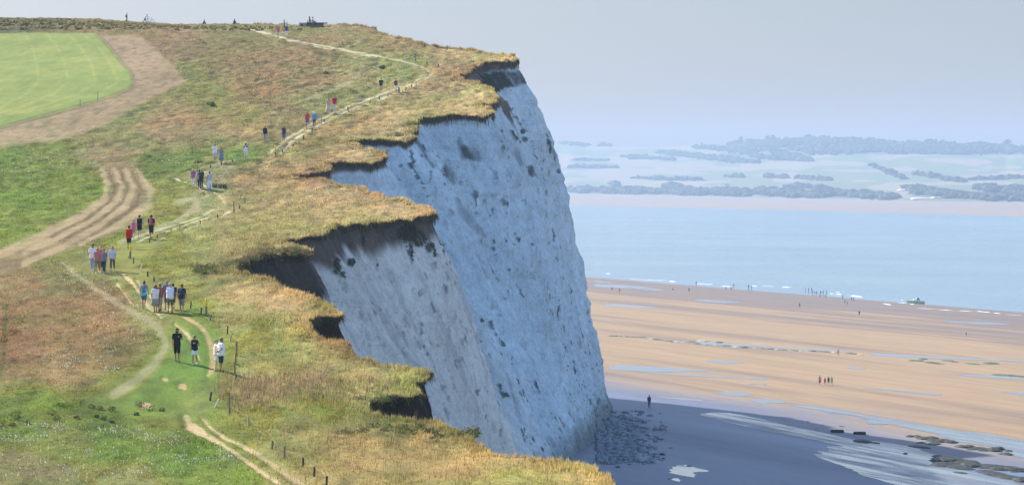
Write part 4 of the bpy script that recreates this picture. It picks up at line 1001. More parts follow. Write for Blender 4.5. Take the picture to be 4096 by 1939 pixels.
# bare sandy scars above the far beach
Vz, Fz, n0 = [], [], 0
for (px, py, rx, ry) in [(3370,768,24,8),(3345,756,14,6),(3610,762,26,7),(3570,772,24,6),(3625,752,12,8),(3740,792,22,6),(3690,795,60,5),(3300,782,10,6),(3800,770,18,4),(4070,790,20,6),(3500,770,12,5)]:
    X0, Y0, Z0 = hill_pt(px, py)
    Vz.append(iv * (1 + 0.25 * R.uniform(-1, 1, (len(iv), 1))) * [rx * Y0 / F, 12, ry * Y0 / F] + [X0, Y0 - 14, Z0]); Fz.append(it + n0); n0 += len(iv)
tag(obj('dunes', mesh_np('dunes', np.concatenate(Vz), tris=np.concatenate(Fz)), plain((226, 196, 164), 0.95, 'dune_sand')), kind='structure')
def house(px, py, w, label, roofc=(120, 96, 88)):
    X0, Y0, Z0 = hill_pt(px, py)
    e = bpy.data.objects.new('house', None); link(e); e.location = (X0, Y0 - 16, Z0 + 1.0); tag(e, label, 'house')
    h = w * 0.55
    bm = bmesh.new(); bmesh.ops.create_cube(bm, size=1.0)
    for v in bm.verts: v.co = Vector((v.co.x * w, v.co.y * w * 0.6, (v.co.z + 0.5) * h))
    me = bpy.data.meshes.new('wall'); bm.to_mesh(me); bm.free(); obj('wall', me, plain((244, 240, 232), 0.8, 'render_wall'), e)
    bm = bmesh.new(); a = w * 0.55; d = w * 0.36
    vs = [bm.verts.new(p) for p in [(-a, -d, h), (a, -d, h), (a, d, h), (-a, d, h), (-a, 0, h + w * 0.32), (a, 0, h + w * 0.32)]]
    for f in [(0, 1, 5, 4), (2, 3, 4, 5), (0, 4, 3), (1, 2, 5), (3, 2, 1, 0)]: bm.faces.new([vs[i] for i in f])
    me = bpy.data.meshes.new('roof'); bm.to_mesh(me); bm.free(); obj('roof', me, plain(roofc, 0.8, 'roof_tiles'), e)
house(2949, 618, 9, 'small bright white house among the dark woods on the far hill')
house(2905, 752, 8, 'small pale house by the woods just above the far beach', (170, 150, 140))
house(3268, 607, 9, 'pale house half hidden in the wooded ridge of the far hill', (130, 120, 120))

# ------------------------------------------------------------------ air
bm = bmesh.new(); bmesh.ops.create_cube(bm, size=1.0)
for v in bm.verts: v.co = Vector(((v.co.x) * 9000 + 600, (v.co.y + 0.5) * 9600 - 120, (v.co.z + 0.5) * 214 - 34))
me = bpy.data.meshes.new('haze'); bm.to_mesh(me); bm.free()
mz = bpy.data.materials.new('haze_air'); mz.use_nodes = True; nt = mz.node_tree; nt.nodes.clear()
pv = N(nt, 'ShaderNodeVolumePrincipled'); out = N(nt, 'ShaderNodeOutputMaterial'); nt.links.new(pv.outputs[0], out.inputs['Volume'])
pv.inputs['Color'].default_value = (0.455, 0.585, 0.785, 1); pv.inputs['Density'].default_value = 1.45e-4; pv.inputs['Anisotropy'].default_value = 0.0
tag(obj('haze', me, mz), 'pale blue sea haze filling the bay', 'haze', kind='stuff')

# ------------------------------------------------------------------ sky, sun, camera
EL = math.radians(31); SAZ = math.radians(137); SV = Vector((-math.sin(SAZ), -math.cos(SAZ), 0)).normalized() * math.cos(EL) + Vector((0, 0, math.sin(EL)))
HORIZ = (0.280, 0.268, 0.292)
wd = bpy.data.worlds.new('World'); scene.world = wd; wd.use_nodes = True; nt = wd.node_tree
bg = nt.nodes['Background']
st = N(nt, 'ShaderNodeTexSky', sky_type='NISHITA'); st.sun_disc = False; st.sun_elevation = EL; st.sun_rotation = math.atan2(SV.x, SV.y)
st.altitude = 0; st.air_density = 1.0; st.dust_density = 1.0; st.ozone_density = 2.5
# added dimming of the low sky; left bright higher up to fill shade
tc = N(nt, 'ShaderNodeTexCoord'); sx = N(nt, 'ShaderNodeSeparateXYZ'); nt.links.new(tc.outputs['Generated'], sx.inputs[0])
low_dim = ramp(nt, sx.outputs['Z'], [(0.0, HORIZ), (0.058, tuple(1.06 * h for h in HORIZ)), (0.13, (1.0, 1.0, 1.0))])
nt.links.new(mixc(nt, 1.0, st.outputs[0], low_dim.outputs['Color'], 'MULTIPLY'), bg.inputs['Color']); bg.inputs['Strength'].default_value = 0.125
sl = bpy.data.lights.new('sun', 'SUN'); sl.energy = 5.0; sl.angle = math.radians(0.55); sl.color = (1.0, 0.95, 0.87)
so_ = bpy.data.objects.new('sun', sl); link(so_); so_.rotation_euler = (-SV).to_track_quat('-Z', 'Y').to_euler()
cam = bpy.data.cameras.new('camera'); cam.sensor_width = 36; cam.lens = 36 * F / 4096; cam.clip_start = 1; cam.clip_end = 20000
cam.shift_y = -(1939 / 2 - HY) / 4096
co_ = bpy.data.objects.new('camera', cam); link(co_); co_.location = (0, 0, CAMZ); co_.rotation_euler = (math.pi / 2, 0, 0)
scene.camera = co_
scene.view_settings.view_transform = 'Standard'; scene.view_settings.look = 'None'; scene.view_settings.exposure = 1.15; scene.view_settings.gamma = 1
scene.cycles.use_denoising = True; scene.cycles.denoising_prefilter = 'ACCURATE'
scene.cycles.max_bounces = 6; scene.cycles.volume_bounces = 1; scene.cycles.transparent_max_bounces = 4
# ------------------------------------------------------------------ small builders
def cap(p0, p1, r0, r1=None, n=10, sx=1.0, sy=1.0):
    """tapered capsule; sx, sy squash the radii across x and y"""
    r1 = r0 if r1 is None else r1
    p0 = np.array(p0, float); p1 = np.array(p1, float)
    d = p1 - p0; L = np.linalg.norm(d)
    d = d / L if L > 1e-6 else np.array([0, 0, 1.0])
    u = np.cross(d, [0, 1, 0] if abs(d[1]) < 0.9 else [1, 0, 0]); u /= np.linalg.norm(u); v = np.cross(d, u)
    rings = []
    for a in (-80, -50, -20): rings.append((p0 + d * r0 * math.sin(math.radians(a)), r0 * math.cos(math.radians(a))))
    for a in (20, 50, 80): rings.append((p1 + d * r1 * math.sin(math.radians(a)), r1 * math.cos(math.radians(a))))
    V = []
    for c, r in rings:
        for k in range(n):
            t = 2 * math.pi * k / n
            o = u * math.cos(t) * r + v * math.sin(t) * r
            V.append(c + o * np.array([sx, sy, 1.0]))
    Fq = [(i * n + k, i * n + (k + 1) % n, (i + 1) * n + (k + 1) % n, (i + 1) * n + k) for i in range(5) for k in range(n)]
    return np.array(V), Fq, [tuple(range(n))[::-1], tuple(range(5 * n, 6 * n))]
def join(parts):
    V, Fs, o = [], [], 0
    for v, q, c in parts:
        V.append(v); Fs += [tuple(i + o for i in f) for f in q] + [tuple(i + o for i in f) for f in c]; o += len(v)
    return np.concatenate(V), Fs
_dg = None
def fused(name, parts, voxel, smooth=2):
    """the parts melted into one continuous surface"""
    V, Fs = join(parts)
    me = bpy.data.meshes.new(name); me.from_pydata(V.tolist(), [], Fs); me.update()
    o = bpy.data.objects.new('tmp', me); link(o)
    md = o.modifiers.new('r', 'REMESH'); md.mode = 'VOXEL'; md.voxel_size = voxel
    if smooth:
        sm_ = o.modifiers.new('s', 'SMOOTH'); sm_.factor = 0.5; sm_.iterations = smooth
    dg = bpy.context.evaluated_depsgraph_get(); dg.update()
    out = bpy.data.meshes.new_from_object(o.evaluated_get(dg)); out.name = name
    bpy.data.objects.remove(o); bpy.data.meshes.remove(me)
    out.polygons.foreach_set('use_smooth', np.ones(len(out.polygons), bool))
    return out
def raw(name, parts, smooth=True):
    V, Fs = join(parts); me = bpy.data.meshes.new(name); me.from_pydata(V.tolist(), [], Fs); me.update()
    if smooth: me.polygons.foreach_set('use_smooth', np.ones(len(me.polygons), bool))
    return me
def box(c, s, rz=0.0):
    c = np.array(c, float); s = np.array(s, float) / 2
    V = np.array([[x, y, z] for x in (-1, 1) for y in (-1, 1) for z in (-1, 1)], float) * s
    if rz: V = V @ np.array([[math.cos(rz), math.sin(rz), 0], [-math.sin(rz), math.cos(rz), 0], [0, 0, 1]])
    return V + c, [(0, 1, 3, 2), (4, 6, 7, 5), (0, 4, 5, 1), (2, 3, 7, 6), (0, 2, 6, 4), (1, 5, 7, 3)], []

def full_z(X, Y):
    X = np.atleast_1d(np.asarray(X, float)); Y = np.atleast_1d(np.asarray(Y, float))
    _, h, _, p = land_colour(X, Y); return land_z(X, Y, h, p)
def place(px, py):
    x, y, z = hit(px, py); a = (px - CX) / F; b = (HY - py) / F
    Y = np.arange(max(106, y - 14), y + 14, 0.2); g = full_z(a * Y, Y); below = (CAMZ + b * Y) <= g
    i = int(np.argmax(below)) if below.any() else int(np.argmin(np.abs(CAMZ + b * Y - g)))
    return a * Y[i], float(Y[i]), float(g[i])

# ------------------------------------------------------------------ people
SKIN = (206, 150, 118); TAN = (178, 122, 92); PALE = (226, 178, 150)
def pose_joints(pose, stride, arms, flip=1):
    s = stride * flip; J = {}
    hz = 0.93
    if pose in ('walk', 'stand', 'lean'):
        lean_ = {'walk': 0.05, 'stand': 0.02, 'lean': 0.55}[pose]
        J['hip'] = [np.array([-.09, 0, hz]), np.array([.09, 0, hz])]
        J['knee'], J['ank'] = [], []
        for k, a in enumerate((s, -s)):
            kn = J['hip'][k] + .44 * np.array([0, math.sin(a), -math.cos(a)])
            b = a - (0.10 if a >= 0 else 0.45 * min(1, abs(a) / 0.3))
            J['knee'].append(kn); J['ank'].append(kn + .42 * np.array([0, math.sin(b), -math.cos(b)]))
        up = np.array([0, math.sin(lean_), math.cos(lean_)])
        base = np.array([0, 0, hz])
    elif pose == 'sit':
        hz = 0.10
        J['hip'] = [np.array([-.10, 0, hz]), np.array([.10, 0, hz])]
        J['knee'] = [np.array([-.12, .43, hz + .04]), np.array([.12, .43, hz + .04])]
        J['ank'] = [np.array([-.11, .50, hz - .38]), np.array([.11, .50, hz - .38])]
        up = np.array([0, -0.05, 1.0]); base = np.array([0, 0, hz])
    else:   # crouched on the ground, knees drawn up
        hz = 0.12
        J['hip'] = [np.array([-.10, 0, hz]), np.array([.10, 0, hz])]
        J['knee'] = [np.array([-.13, .32, hz + .36]), np.array([.13, .32, hz + .36])]
        J['ank'] = [np.array([-.12, .48, .07]), np.array([.12, .48, .07])]
        up = np.array([0, 0.30, 0.95]); base = np.array([0, 0, hz])
    up = up / np.linalg.norm(up)
    T = lambda t, x=0, y=0: base + up * t + np.array([x, y, 0])
    J['T'] = T; J['pel'] = T(.02); J['chest'] = T(.36); J['neck'] = T(.56); J['head'] = T(.69) + np.array([0, .025, 0])
    J['sh'] = [T(.49, -.185), T(.49, .185)]
    J['elb'], J['wri'] = [], []
    for k, sg in enumerate((-1, 1)):
        c = (-s if k == 0 else s) * 0.9; ar = arms[k] if isinstance(arms, (tuple, list)) else arms
        sh = J['sh'][k]
        if ar == 'swing':
            e = sh + .29 * np.array([sg * .16, math.sin(c), -math.cos(c)]); w_ = e + .25 * np.array([-sg * .02, math.sin(c + .35), -math.cos(c + .35)])
        elif ar == 'back':
            e = sh + .29 * np.array([sg * .22, -.42, -.88]); w_ = e + .23 * np.array([-sg * .82, -.30, -.45])
        elif ar == 'chest':
            e = sh + .28 * np.array([sg * .25, .15, -.95]); w_ = e + .24 * np.array([-sg * .55, .75, .25])
        elif ar == 'bent':
            e = sh + .28 * np.array([sg * .30, -.25, -.92]); w_ = e + .24 * np.array([-sg * .1, .85, .20])
        elif ar == 'reach':
            e = sh + .28 * np.array([sg * .1, .65, -.75]); w_ = e + .25 * np.array([0, .75, -.6])
        else:   # rest on the knees
            e = sh + .28 * np.array([sg * .22, .45, -.85]); w_ = e + .25 * np.array([-sg * .2, .80, -.45])
        J['elb'].append(e); J['wri'].append(w_)
    return J
def body_parts(J, fat=1.0, hands=True, gap=0.0):
    g = gap; P = []
    T = J['T']
    P += [cap(T(.00, -.055), T(.00, .055), .118 * fat + g), cap(T(.14, -.04), T(.14, .04), .112 * fat ** 1.4 + g), cap(T(.30, -.065), T(.30, .065), .118 * fat + g), cap(T(.42, -.095), T(.42, .095), .098 + g), cap(T(.05), T(.4), .115 * fat + g)]
    P += [cap(T(.485, -.14), T(.485, .14), .062 + g)]
    P += [cap(J['neck'] - np.array([0, 0, .06]), J['head'] - np.array([0, .02, .05]), .056, .052)]
    h = J['head']
    P += [cap(h + [0, -.012, .035], h + [0, .008, -.02], .092, .082), cap(h + [0, .035, -.065], h + [0, .045, -.085], .05, .042), cap(h + [0, .09, .0], h + [0, .108, -.03], .013, .018), cap(h + [-.088, -.005, -.01], h + [-.09, -.005, -.035], .018, .012), cap(h + [.088, -.005, -.01], h + [.09, -.005, -.035], .018, .012), cap(h + [-.03, .08, .03], h + [.03, .08, .03], .016), cap(h + [-.022, .083, -.068], h + [.022, .083, -.068], .011)]
    for k, sg in enumerate((-1, 1)):
        P += [cap(J['hip'][k], J['knee'][k], .088 * fat ** .5, .056), cap(J['knee'][k], J['ank'][k] , .055, .037)]
        cf_ = J['knee'][k] * .68 + J['ank'][k] * .32; P += [cap(cf_ + [0, -.018, .05], cf_ + [0, -.012, -.05], .047, .042)]
        a = J['ank'][k]; P += [cap(a + [0, -.03, -.035], a + [0, .14, -.045], .038, .032)]
        P += [cap(J['sh'][k], J['elb'][k], .050 * fat ** .4, .038), cap(J['elb'][k], J['wri'][k], .038, .026)]
        d = J['wri'][k] - J['elb'][k]; d = d / np.linalg.norm(d); w_ = J['wri'][k]
        if not hands:
            P += [cap(w_, w_ + d * .11, .030, .024)]; continue
        side = np.cross(d, [1, 0, 0]); side /= np.linalg.norm(side) + 1e-9      # across the palm
        nrm = np.array([-sg * 1.0, 0, 0])
        P += [cap(w_ + d * .02 + side * q, w_ + d * .085 + side * q * 1.25, .016, .014) for q in (-.026, -.009, .009, .026)]
        for q, ln in ((-.034, .062), (-.0115, .074), (.0115, .079), (.034, .070)):
            b0 = w_ + d * .088 + side * q; b1 = b0 + d * ln * .55 + nrm * .006; b2 = b1 + d * ln * .42 + nrm * .022
            P += [cap(b0, b1, .0098, .0092), cap(b1, b2, .0092, .0080)]
        t0 = w_ + d * .03 + side * .032; t1 = t0 + d * .035 + side * .026 + nrm * .008; t2 = t1 + d * .030 + side * .006 + nrm * .008
        P += [cap(t0, t1, .013, .0115), cap(t1, t2, .0112, .009)]
    return P
def lerp(a, b, t): return a + (b - a) * t
def torso_wrap(J, g, fat, z0=-.02, z1=.50):
    T = J['T']; P = []
    for t, w_, r in ((.00, .06, .122), (.10, .05, .118), (.20, .05, .118), (.30, .068, .122), (.42, .10, .102), (.485, .14, .064)):
        if z0 <= t <= z1: P.append(cap(T(t, -w_), T(t, w_), (r * (fat ** 1.3 if t < .35 else 1)) + g))
    for a, b in ((.0, .2), (.2, .4)):
        if z0 <= a + .05 and b - .05 <= z1: P.append(cap(T(a), T(b), .118 * fat + g))
    return P
def person(at_, label, height=1.72, yaw=0.0, pose='walk', stride=0.28, arms='swing', flip=1, skin=SKIN, fat=1.0,
           top=None, bottom=None, hair=None, shoes=(70, 62, 56), pack=None, hat=None, extra=None, group=None, fine=True, cat='person'):
    J = pose_joints(pose, stride, arms, flip)
    lo = min(J['ank'][0][2], J['ank'][1][2]) - .085 if pose in ('walk', 'stand', 'lean') else 0.0
    vx = 0.0115 if fine else 0.022
    body = fused('person', body_parts(J, fat, fine), vx, 2)
    o = obj('person', body, plain(skin, 0.6, 'skin', 0.06))
    sc_ = height / 1.75
    o.scale = (sc_, sc_, sc_); o.rotation_euler = (0, 0, math.radians(yaw)); o.location = (at_[0], at_[1], at_[2] - lo * sc_)
    tag(o, label, cat, group)
    gv = 0.016 if fine else 0.03
    if top:
        kind, colr = top[0], top[1]
        P = torso_wrap(J, .020, fat, -.06 if kind != 'tank' else -.04, .50 if kind != 'strap' else .36)
        if kind in ('tee', 'long'):
            for k in (0, 1):
                f_ = .62 if kind == 'tee' else 1.0
                P.append(cap(J['sh'][k], lerp(J['sh'][k], J['elb'][k], f_), .066, .060))
                if kind == 'long': P.append(cap(J['elb'][k], lerp(J['elb'][k], J['wri'][k], .92), .054, .042))
        obj('shirt', fused('shirt', P, gv), plain(colr), o)
        if len(top) > 2:
            P = torso_wrap(J, .026, fat, .36, .50)
            if kind == 'tee': P += [cap(J['sh'][k], lerp(J['sh'][k], J['elb'][k], .62), .072, .066) for k in (0, 1)]
            obj('shirt_yoke', fused('shirt_yoke', P, gv), plain(top[2]), o)
    if bottom:
        kind, colr = bottom
        T = J['T']
        if kind in ('shorts', 'capri', 'trousers', 'tights', 'long_shorts'):
            P = [cap(T(.0, -.06), T(.0, .06), .140 * fat), cap(T(.06, -.05), T(.06, .05), .132 * fat ** 1.3)]
            for k in (0, 1):
                h0, k0, a0_ = J['hip'][k], J['knee'][k], J['ank'][k]
                w_ = 1.0 if kind != 'tights' else .86
                if kind == 'shorts': P.append(cap(h0, lerp(h0, k0, .66), .112 * w_ * fat ** .5, .098))
                elif kind == 'long_shorts': P.append(cap(h0, lerp(h0, k0, .98), .112 * fat ** .5, .088))
                else:
                    P.append(cap(h0, k0, .108 * w_ * fat ** .5, .078 * w_)); P.append(cap(k0, lerp(k0, a0_, .58 if kind in ('capri', 'tights') else .97), .078 * w_, (.066 if kind != 'trousers' else .062) * w_))
            obj('trousers' if kind in ('trousers', 'capri', 'tights') else 'shorts', fused(kind, P, gv), plain(colr), o)
        else:
            ln = {'skirt': .36, 'long_skirt': .82, 'dress': .46}[kind]
            w0 = {'skirt': .19, 'long_skirt': .20, 'dress': .23}[kind]
            P = [cap(T(.06, -.05), T(.06, .05), .135 * fat)]
            for q in range(8):
                t = q / 7; z = T(.02)[2] - ln * t
                P.append(cap([-.05 - .05 * t, .02 * t, z], [.05 + .05 * t, .02 * t, z], .135 * fat + (w0 - .135) * t * .75))
            obj('skirt', fused('skirt', P, gv), plain(colr), o)
    if shoes:
        for k in (0, 1):
            a = J['ank'][k]; P = [cap(a + [0, -.04, -.04], a + [0, .15, -.052], .047, .038), cap(a + [0, -.02, .0], a + [0, -.01, -.03], .046)]
            obj('shoe', fused('shoe', P, gv * .8), plain(shoes), o)
    h = J['head']
    if hair:
        st_, hc_ = hair
        P = [cap(h + [0, -.03, .045], h + [0, -.035, .02], .100, .092), cap(h + [0, .0, .062], h + [0, -.02, .065], .085)]
        if st_ == 'long': P += [cap(h + [0, -.065, .0], h + [0, -.085, -.15], .078, .06)]
        if st_ == 'bob': P += [cap(h + [-.05, -.045, -.01], h + [-.05, -.05, -.06], .06, .055), cap(h + [.05, -.045, -.01], h + [.05, -.05, -.06], .06, .055)]
        if st_ == 'bun': P += [cap(h + [0, -.115, .05], h + [0, -.12, .045], .048)]
        if st_ == 'tail': P += [cap(h + [0, -.11, .03], h + [0, -.13, -.13], .035, .02)]
        obj('hair', fused('hair', P, .013 if fine else .025, 1), plain(hc_, 0.7, 'hair'), o)
    if hat:
        P = [cap(h + [0, -.015, .055], h + [0, -.015, .07], .108, .098)]
        P.append(cap(h + [-.05, .09, .045], h + [.05, .09, .045], .03)); P.append(cap(h + [-.035, .125, .04], h + [.035, .125, .04], .02))
        obj('cap', fused('cap', P, .013 if fine else .025, 1), plain(hat), o)
    if pack:
        T = J['T']
        P = [cap(T(.18, -.07, -.19), T(.18, .07, -.19), .085), cap(T(.40, -.06, -.17), T(.40, .06, -.17), .07), cap(T(.18, 0, -.20), T(.40, 0, -.18), .10)]
        P += [cap(T(.48, sg * .10, -.12), T(.50, sg * .11, .06), .018) for sg in (-1, 1)] + [cap(T(.50, sg * .11, .06), T(.28, sg * .12, .12), .016) for sg in (-1, 1)]
        obj('backpack', fused('backpack', P, .014), plain(pack), o)
    for e in (extra or []):
        if e[0] == 'glasses':
            obj('sunglasses', raw('sunglasses', [cap(h + [-.055, .085, .018], h + [-.012, .098, .016], .020), cap(h + [.012, .098, .016], h + [.055, .085, .018], .020), cap(h + [-.085, .0, .02], h + [-.055, .085, .018], .006), cap(h + [.085, .0, .02], h + [.055, .085, .018], .006)]), plain((24, 22, 24), 0.2, 'dark_lens'), o)
        if e[0] == 'beard':
            obj('beard', fused('beard', [cap(h + [-.05, .045, -.06], h + [.05, .045, -.06], .045), cap(h + [-.02, .07, -.095], h + [.02, .07, -.095], .04)], .012, 1), plain(e[1], .8, 'hair'), o)
        if e[0] == 'belt':
            T = J['T']; obj('belt', fused('belt', [cap(T(.09, -.05), T(.09, .05), .142 * fat)], .02, 0), plain(e[1], .6), o); 
        if e[0] == 'strap':
            T = J['T']; obj('bag_strap', raw('bag_strap', [cap(T(.50, -.10, -.10), T(.08, .12, -.15), .012), cap(T(.50, -.10, .09), T(.08, .12, .15), .012)]), plain(e[1]), o)
        if e[0] == 'emblem':
            T = J['T']; obj('emblem', raw('emblem', [box(T(.40, -.085, .135), (.05, .012, .022)), box(T(.375, -.09, .14), (.085, .012, .012))]), plain((220, 222, 226)), o)
        if e[0] == 'print':
            T = J['T']; obj('chest_print', raw('chest_print', [cap(T(.37 + dz, dx, .150), T(.37 + dz, dx + .03, .150), .011) for dx, dz in ((-.09, .03), (-.05, 0), (-.02, .012), (.02, 0), (.05, .02), (.03, -.03), (-.03, -.035))]), plain((232, 232, 236)), o)
        if e[0] == 'check':
            T = J['T']; 
    return o
def pp(px, py, hpx, label, **kw):
    a = place(px, py); h = hpx * a[1] / F
    return person(a, label, height=min(1.95, max(1.1, h)), **kw)

UP, DN = 0, 180
WHITE = (238, 238, 242)
# nearest walkers
pp(708,1448,135,'man in black shirt and black shorts with a dark beard walking towards the camera', yaw=DN+4, arms=('bent','swing'), stride=.22, skin=TAN, top=('tee',(28,28,34)), bottom=('long_shorts',(24,24,28)), hair=('short',(30,26,24)), shoes=(84,80,78), extra=[('beard',(40,30,26)),('emblem',)])
pp(779,1459,118,'woman in black tank top, white shorts and sunglasses walking beside the bearded man', yaw=DN-6, arms=('bent','swing'), stride=.20, flip=-1, skin=TAN, top=('tank',(24,24,28)), bottom=('shorts',(236,236,244)), hair=('bun',(150,122,92)), shoes=WHITE, extra=[('glasses',),('print',),('belt',(30,30,34))])
pp(864,1484,126,'woman in pale cream top and shorts standing behind the white-haired man by the fence', yaw=-60, pose='stand', stride=.05, skin=PALE, top=('strap',(238,214,190)), bottom=('shorts',(240,234,224)), hair=('bun',(168,142,108)), shoes=(214,170,150))
pp(884,1486,135,'grey-haired man in white shirt and navy shorts standing with hands clasped behind his back', yaw=-52, pose='stand', stride=.05, arms='back', fat=1.22, skin=TAN, top=('tee',(244,244,246)), bottom=('long_shorts',(34,40,58)), hair=('short',(132,118,106)), shoes=(52,46,46))
# the group of five coming down
pp(371,1084,109,'dark-haired man in white T-shirt and pale blue jeans, left of the group of five', yaw=DN+3, stride=.28, fat=1.1, skin=TAN, top=('tee',(244,244,248)), bottom=('trousers',(150,172,206)), hair=('short',(34,28,26)), shoes=(176,176,180))
pp(403,1080,97,'person in a cap and reddish top half hidden behind the balding man', yaw=DN, stride=.24, fat=1.05, top=('tee',(176,96,86)), bottom=('capri',(84,60,52)), hair=('short',(150,120,84)), hat=(190,150,92), shoes=(96,76,66))
pp(390,1094,104,'balding man in faded red checked shirt and khaki shorts with bright white shoes', yaw=DN+2, stride=.27, flip=-1, fat=1.15, skin=TAN, top=('tee',(206,122,112)), bottom=('long_shorts',(142,128,96)), shoes=WHITE)
pp(416,1091,95,'dark-haired boy in grey-blue T-shirt and dark blue jeans in the group of five', yaw=DN-4, stride=.24, top=('tee',(122,132,160)), bottom=('trousers',(44,62,100)), hair=('short',(44,36,34)), shoes=(150,156,146))
pp(450,1085,102,'fair-haired woman in lilac-white top at the right of the group of five', yaw=DN, stride=.27, flip=-1, top=('tee',(214,212,236)), bottom=('capri',(98,98,84)), hair=('bob',(176,140,86)), shoes=(96,110,160))
# four going up by the yellow-topped post
pp(516,995,93,'heavy man in a bright red T-shirt and black shorts walking away up the path', yaw=UP, stride=.24, fat=1.28, skin=TAN, top=('tee',(214,30,26)), bottom=('long_shorts',(28,28,32)), hair=('short',(32,28,28)), shoes=(110,90,80))
pp(534,952,76,'girl in pink vest and lilac shorts with a pale cap walking away', yaw=UP-6, stride=.28, skin=PALE, top=('tank',(230,112,166)), bottom=('long_shorts',(150,136,160)), hair=('tail',(190,160,96)), hat=(206,196,128), shoes=(200,190,190))
pp(558,952,92,'woman in short black playsuit with dark hair up and white shoes walking away', yaw=UP, stride=.22, skin=PALE, top=('tank',(26,26,30)), bottom=('shorts',(24,24,28)), hair=('bun',(36,32,32)), shoes=WHITE)
pp(605,958,98,'man all in black carrying a pink backpack on one shoulder', yaw=UP, stride=.28, skin=TAN, top=('tee',(44,36,40)), bottom=('long_shorts',(30,26,30)), hair=('short',(30,26,26)), shoes=(70,64,60), pack=(206,64,124))
# the group of seven going up
pp(576,1239,114,'woman in grey and turquoise vest with a small grey backpack and blue denim shorts', yaw=UP-3, stride=.26, skin=TAN, top=('tank',(92,206,224),(120,128,148)), bottom=('shorts',(74,104,150)), hair=('bun',(92,62,48)), shoes=(150,150,140), pack=(104,116,140))
pp(692,1238,104,'dark-haired person in navy top behind the broad man in white', yaw=UP, stride=.22, top=('tee',(40,44,74)), bottom=('long_shorts',(70,66,64)), hair=('short',(46,38,36)))
pp(668,1241,121,'tall grey-haired man in blue-grey shirt, farthest of the group of seven', yaw=UP+4, stride=.28, skin=TAN, top=('tee',(110,116,140)), bottom=('long_shorts',(112,104,90)), hair=('short',(166,156,140)))
pp(640,1248,115,'person in pale cap and dark red top in the middle of the group of seven', yaw=UP-4, stride=.24, skin=TAN, top=('tee',(150,78,74)), bottom=('long_shorts',(190,170,148)), hair=('short',(126,98,70)), hat=(226,206,172))
pp(622,1252,113,'woman in loose white shirt with a bag strap across the back and a grey skirt', yaw=UP, stride=.24, fat=1.12, skin=TAN, top=('tee',(228,228,232)), bottom=('skirt',(150,148,136)), hair=('bob',(120,88,56)), shoes=(120,90,84), extra=[('strap',(120,124,138))])
pp(681,1253,122,'broad man in white sleeveless shirt and olive shorts with grey hair', yaw=UP+2, stride=.24, flip=-1, fat=1.18, skin=TAN, top=('tank',(236,236,252)), bottom=('long_shorts',(112,104,78)), hair=('short',(196,180,150)), shoes=(100,84,78))
pp(727,1251,115,'man in navy T-shirt with a dark green backpack, right of the group of seven', yaw=UP, stride=.2, fat=1.08, skin=TAN, top=('tee',(50,48,86)), bottom=('long_shorts',(150,134,118)), hair=('short',(110,96,80)), hat=(160,148,100), shoes=(190,176,140), pack=(48,62,50))
# farther along
pp(773,751,74,'fair-haired woman in purple top and white cropped trousers, left of the four', yaw=UP, stride=.22, fine=False, top=('tank',(190,116,170),(110,70,150)), bottom=('capri',(236,236,240)), hair=('short',(206,178,116)), shoes=(210,200,170))
pp(797,754,75,'dark-haired person in grey T-shirt partly hidden behind the man with the backpack', yaw=UP, stride=.22, fine=False, top=('tee',(168,166,176)), bottom=('trousers',(48,56,84)), hair=('short',(46,40,40)))
pp(805,756,79,'man in black T-shirt with dark backpack and blue jeans among the four', yaw=UP, stride=.19, fine=False, fat=1.1, top=('tee',(44,42,44)), bottom=('trousers',(42,54,84)), hair=('short',(170,150,136)), pack=(58,60,58))
pp(838,759,73,'woman in grey-white top and long white skirt, right of the four', yaw=UP, stride=.19, fine=False, top=('tank',(186,192,204)), bottom=('long_skirt',(240,238,246)), hair=('bun',(78,50,40)), shoes=(110,90,80))
pp(860,651,75,'man in white T-shirt and pale grey shorts walking down hand in hand', yaw=DN, stride=.24, fine=False, fat=1.08, skin=TAN, top=('tee',(240,240,246)), bottom=('long_shorts',(206,202,198)), shoes=(206,160,110))
pp(884,654,67,'woman in grey-blue patterned dress beside the man in white', yaw=DN, stride=.22, fine=False, skin=TAN, top=('tank',(134,146,160)), bottom=('dress',(128,144,160)), hair=('bun',(96,52,40)), shoes=(210,196,180))
pp(983,640,67,'man in blue and white shirt and cream shorts walking alone up the path', yaw=UP, stride=.24, fine=False, top=('tee',(240,240,250),(86,110,156)), bottom=('long_shorts',(232,226,210)), hair=('short',(44,42,52)), shoes=(190,130,100))
pp(1060,571,69,'bald man in black sleeveless top and pale blue shorts', yaw=DN, stride=.22, fine=False, fat=1.1, skin=TAN, arms=('swing','bent'), top=('tank',(34,30,34)), bottom=('long_shorts',(150,172,206)), shoes=(200,140,110))
pp(1135,570,68,'fair-haired person in dark vest and blue shorts with one arm raised to the chest', yaw=DN, stride=.22, fine=False, skin=TAN, arms=('swing','chest'), top=('tank',(58,60,78)), bottom=('long_shorts',(84,110,160)), hair=('short',(176,138,84)), shoes=(220,190,160))
pp(1229,514,66,'woman in red vest and denim shorts walking away with a white dog', yaw=UP, stride=.19, fine=False, skin=TAN, top=('tank',(212,62,56)), bottom=('shorts',(84,114,164)), hair=('tail',(170,120,80)), shoes=(200,150,120))
pp(1257,513,66,'white-haired person in light blue top and dark leggings walking away', yaw=UP, stride=.19, fine=False, top=('tee',(106,150,216)), bottom=('tights',(48,44,50)), hair=('bob',(236,234,220)), shoes=(110,90,84))
pp(1314,454,61,'woman in pale patterned dress coming down beside the man in red', yaw=DN, stride=.27, fine=False, top=('tank',(206,176,150)), bottom=('dress',(214,200,184)), hair=('bob',(150,104,72)), shoes=(214,180,150))
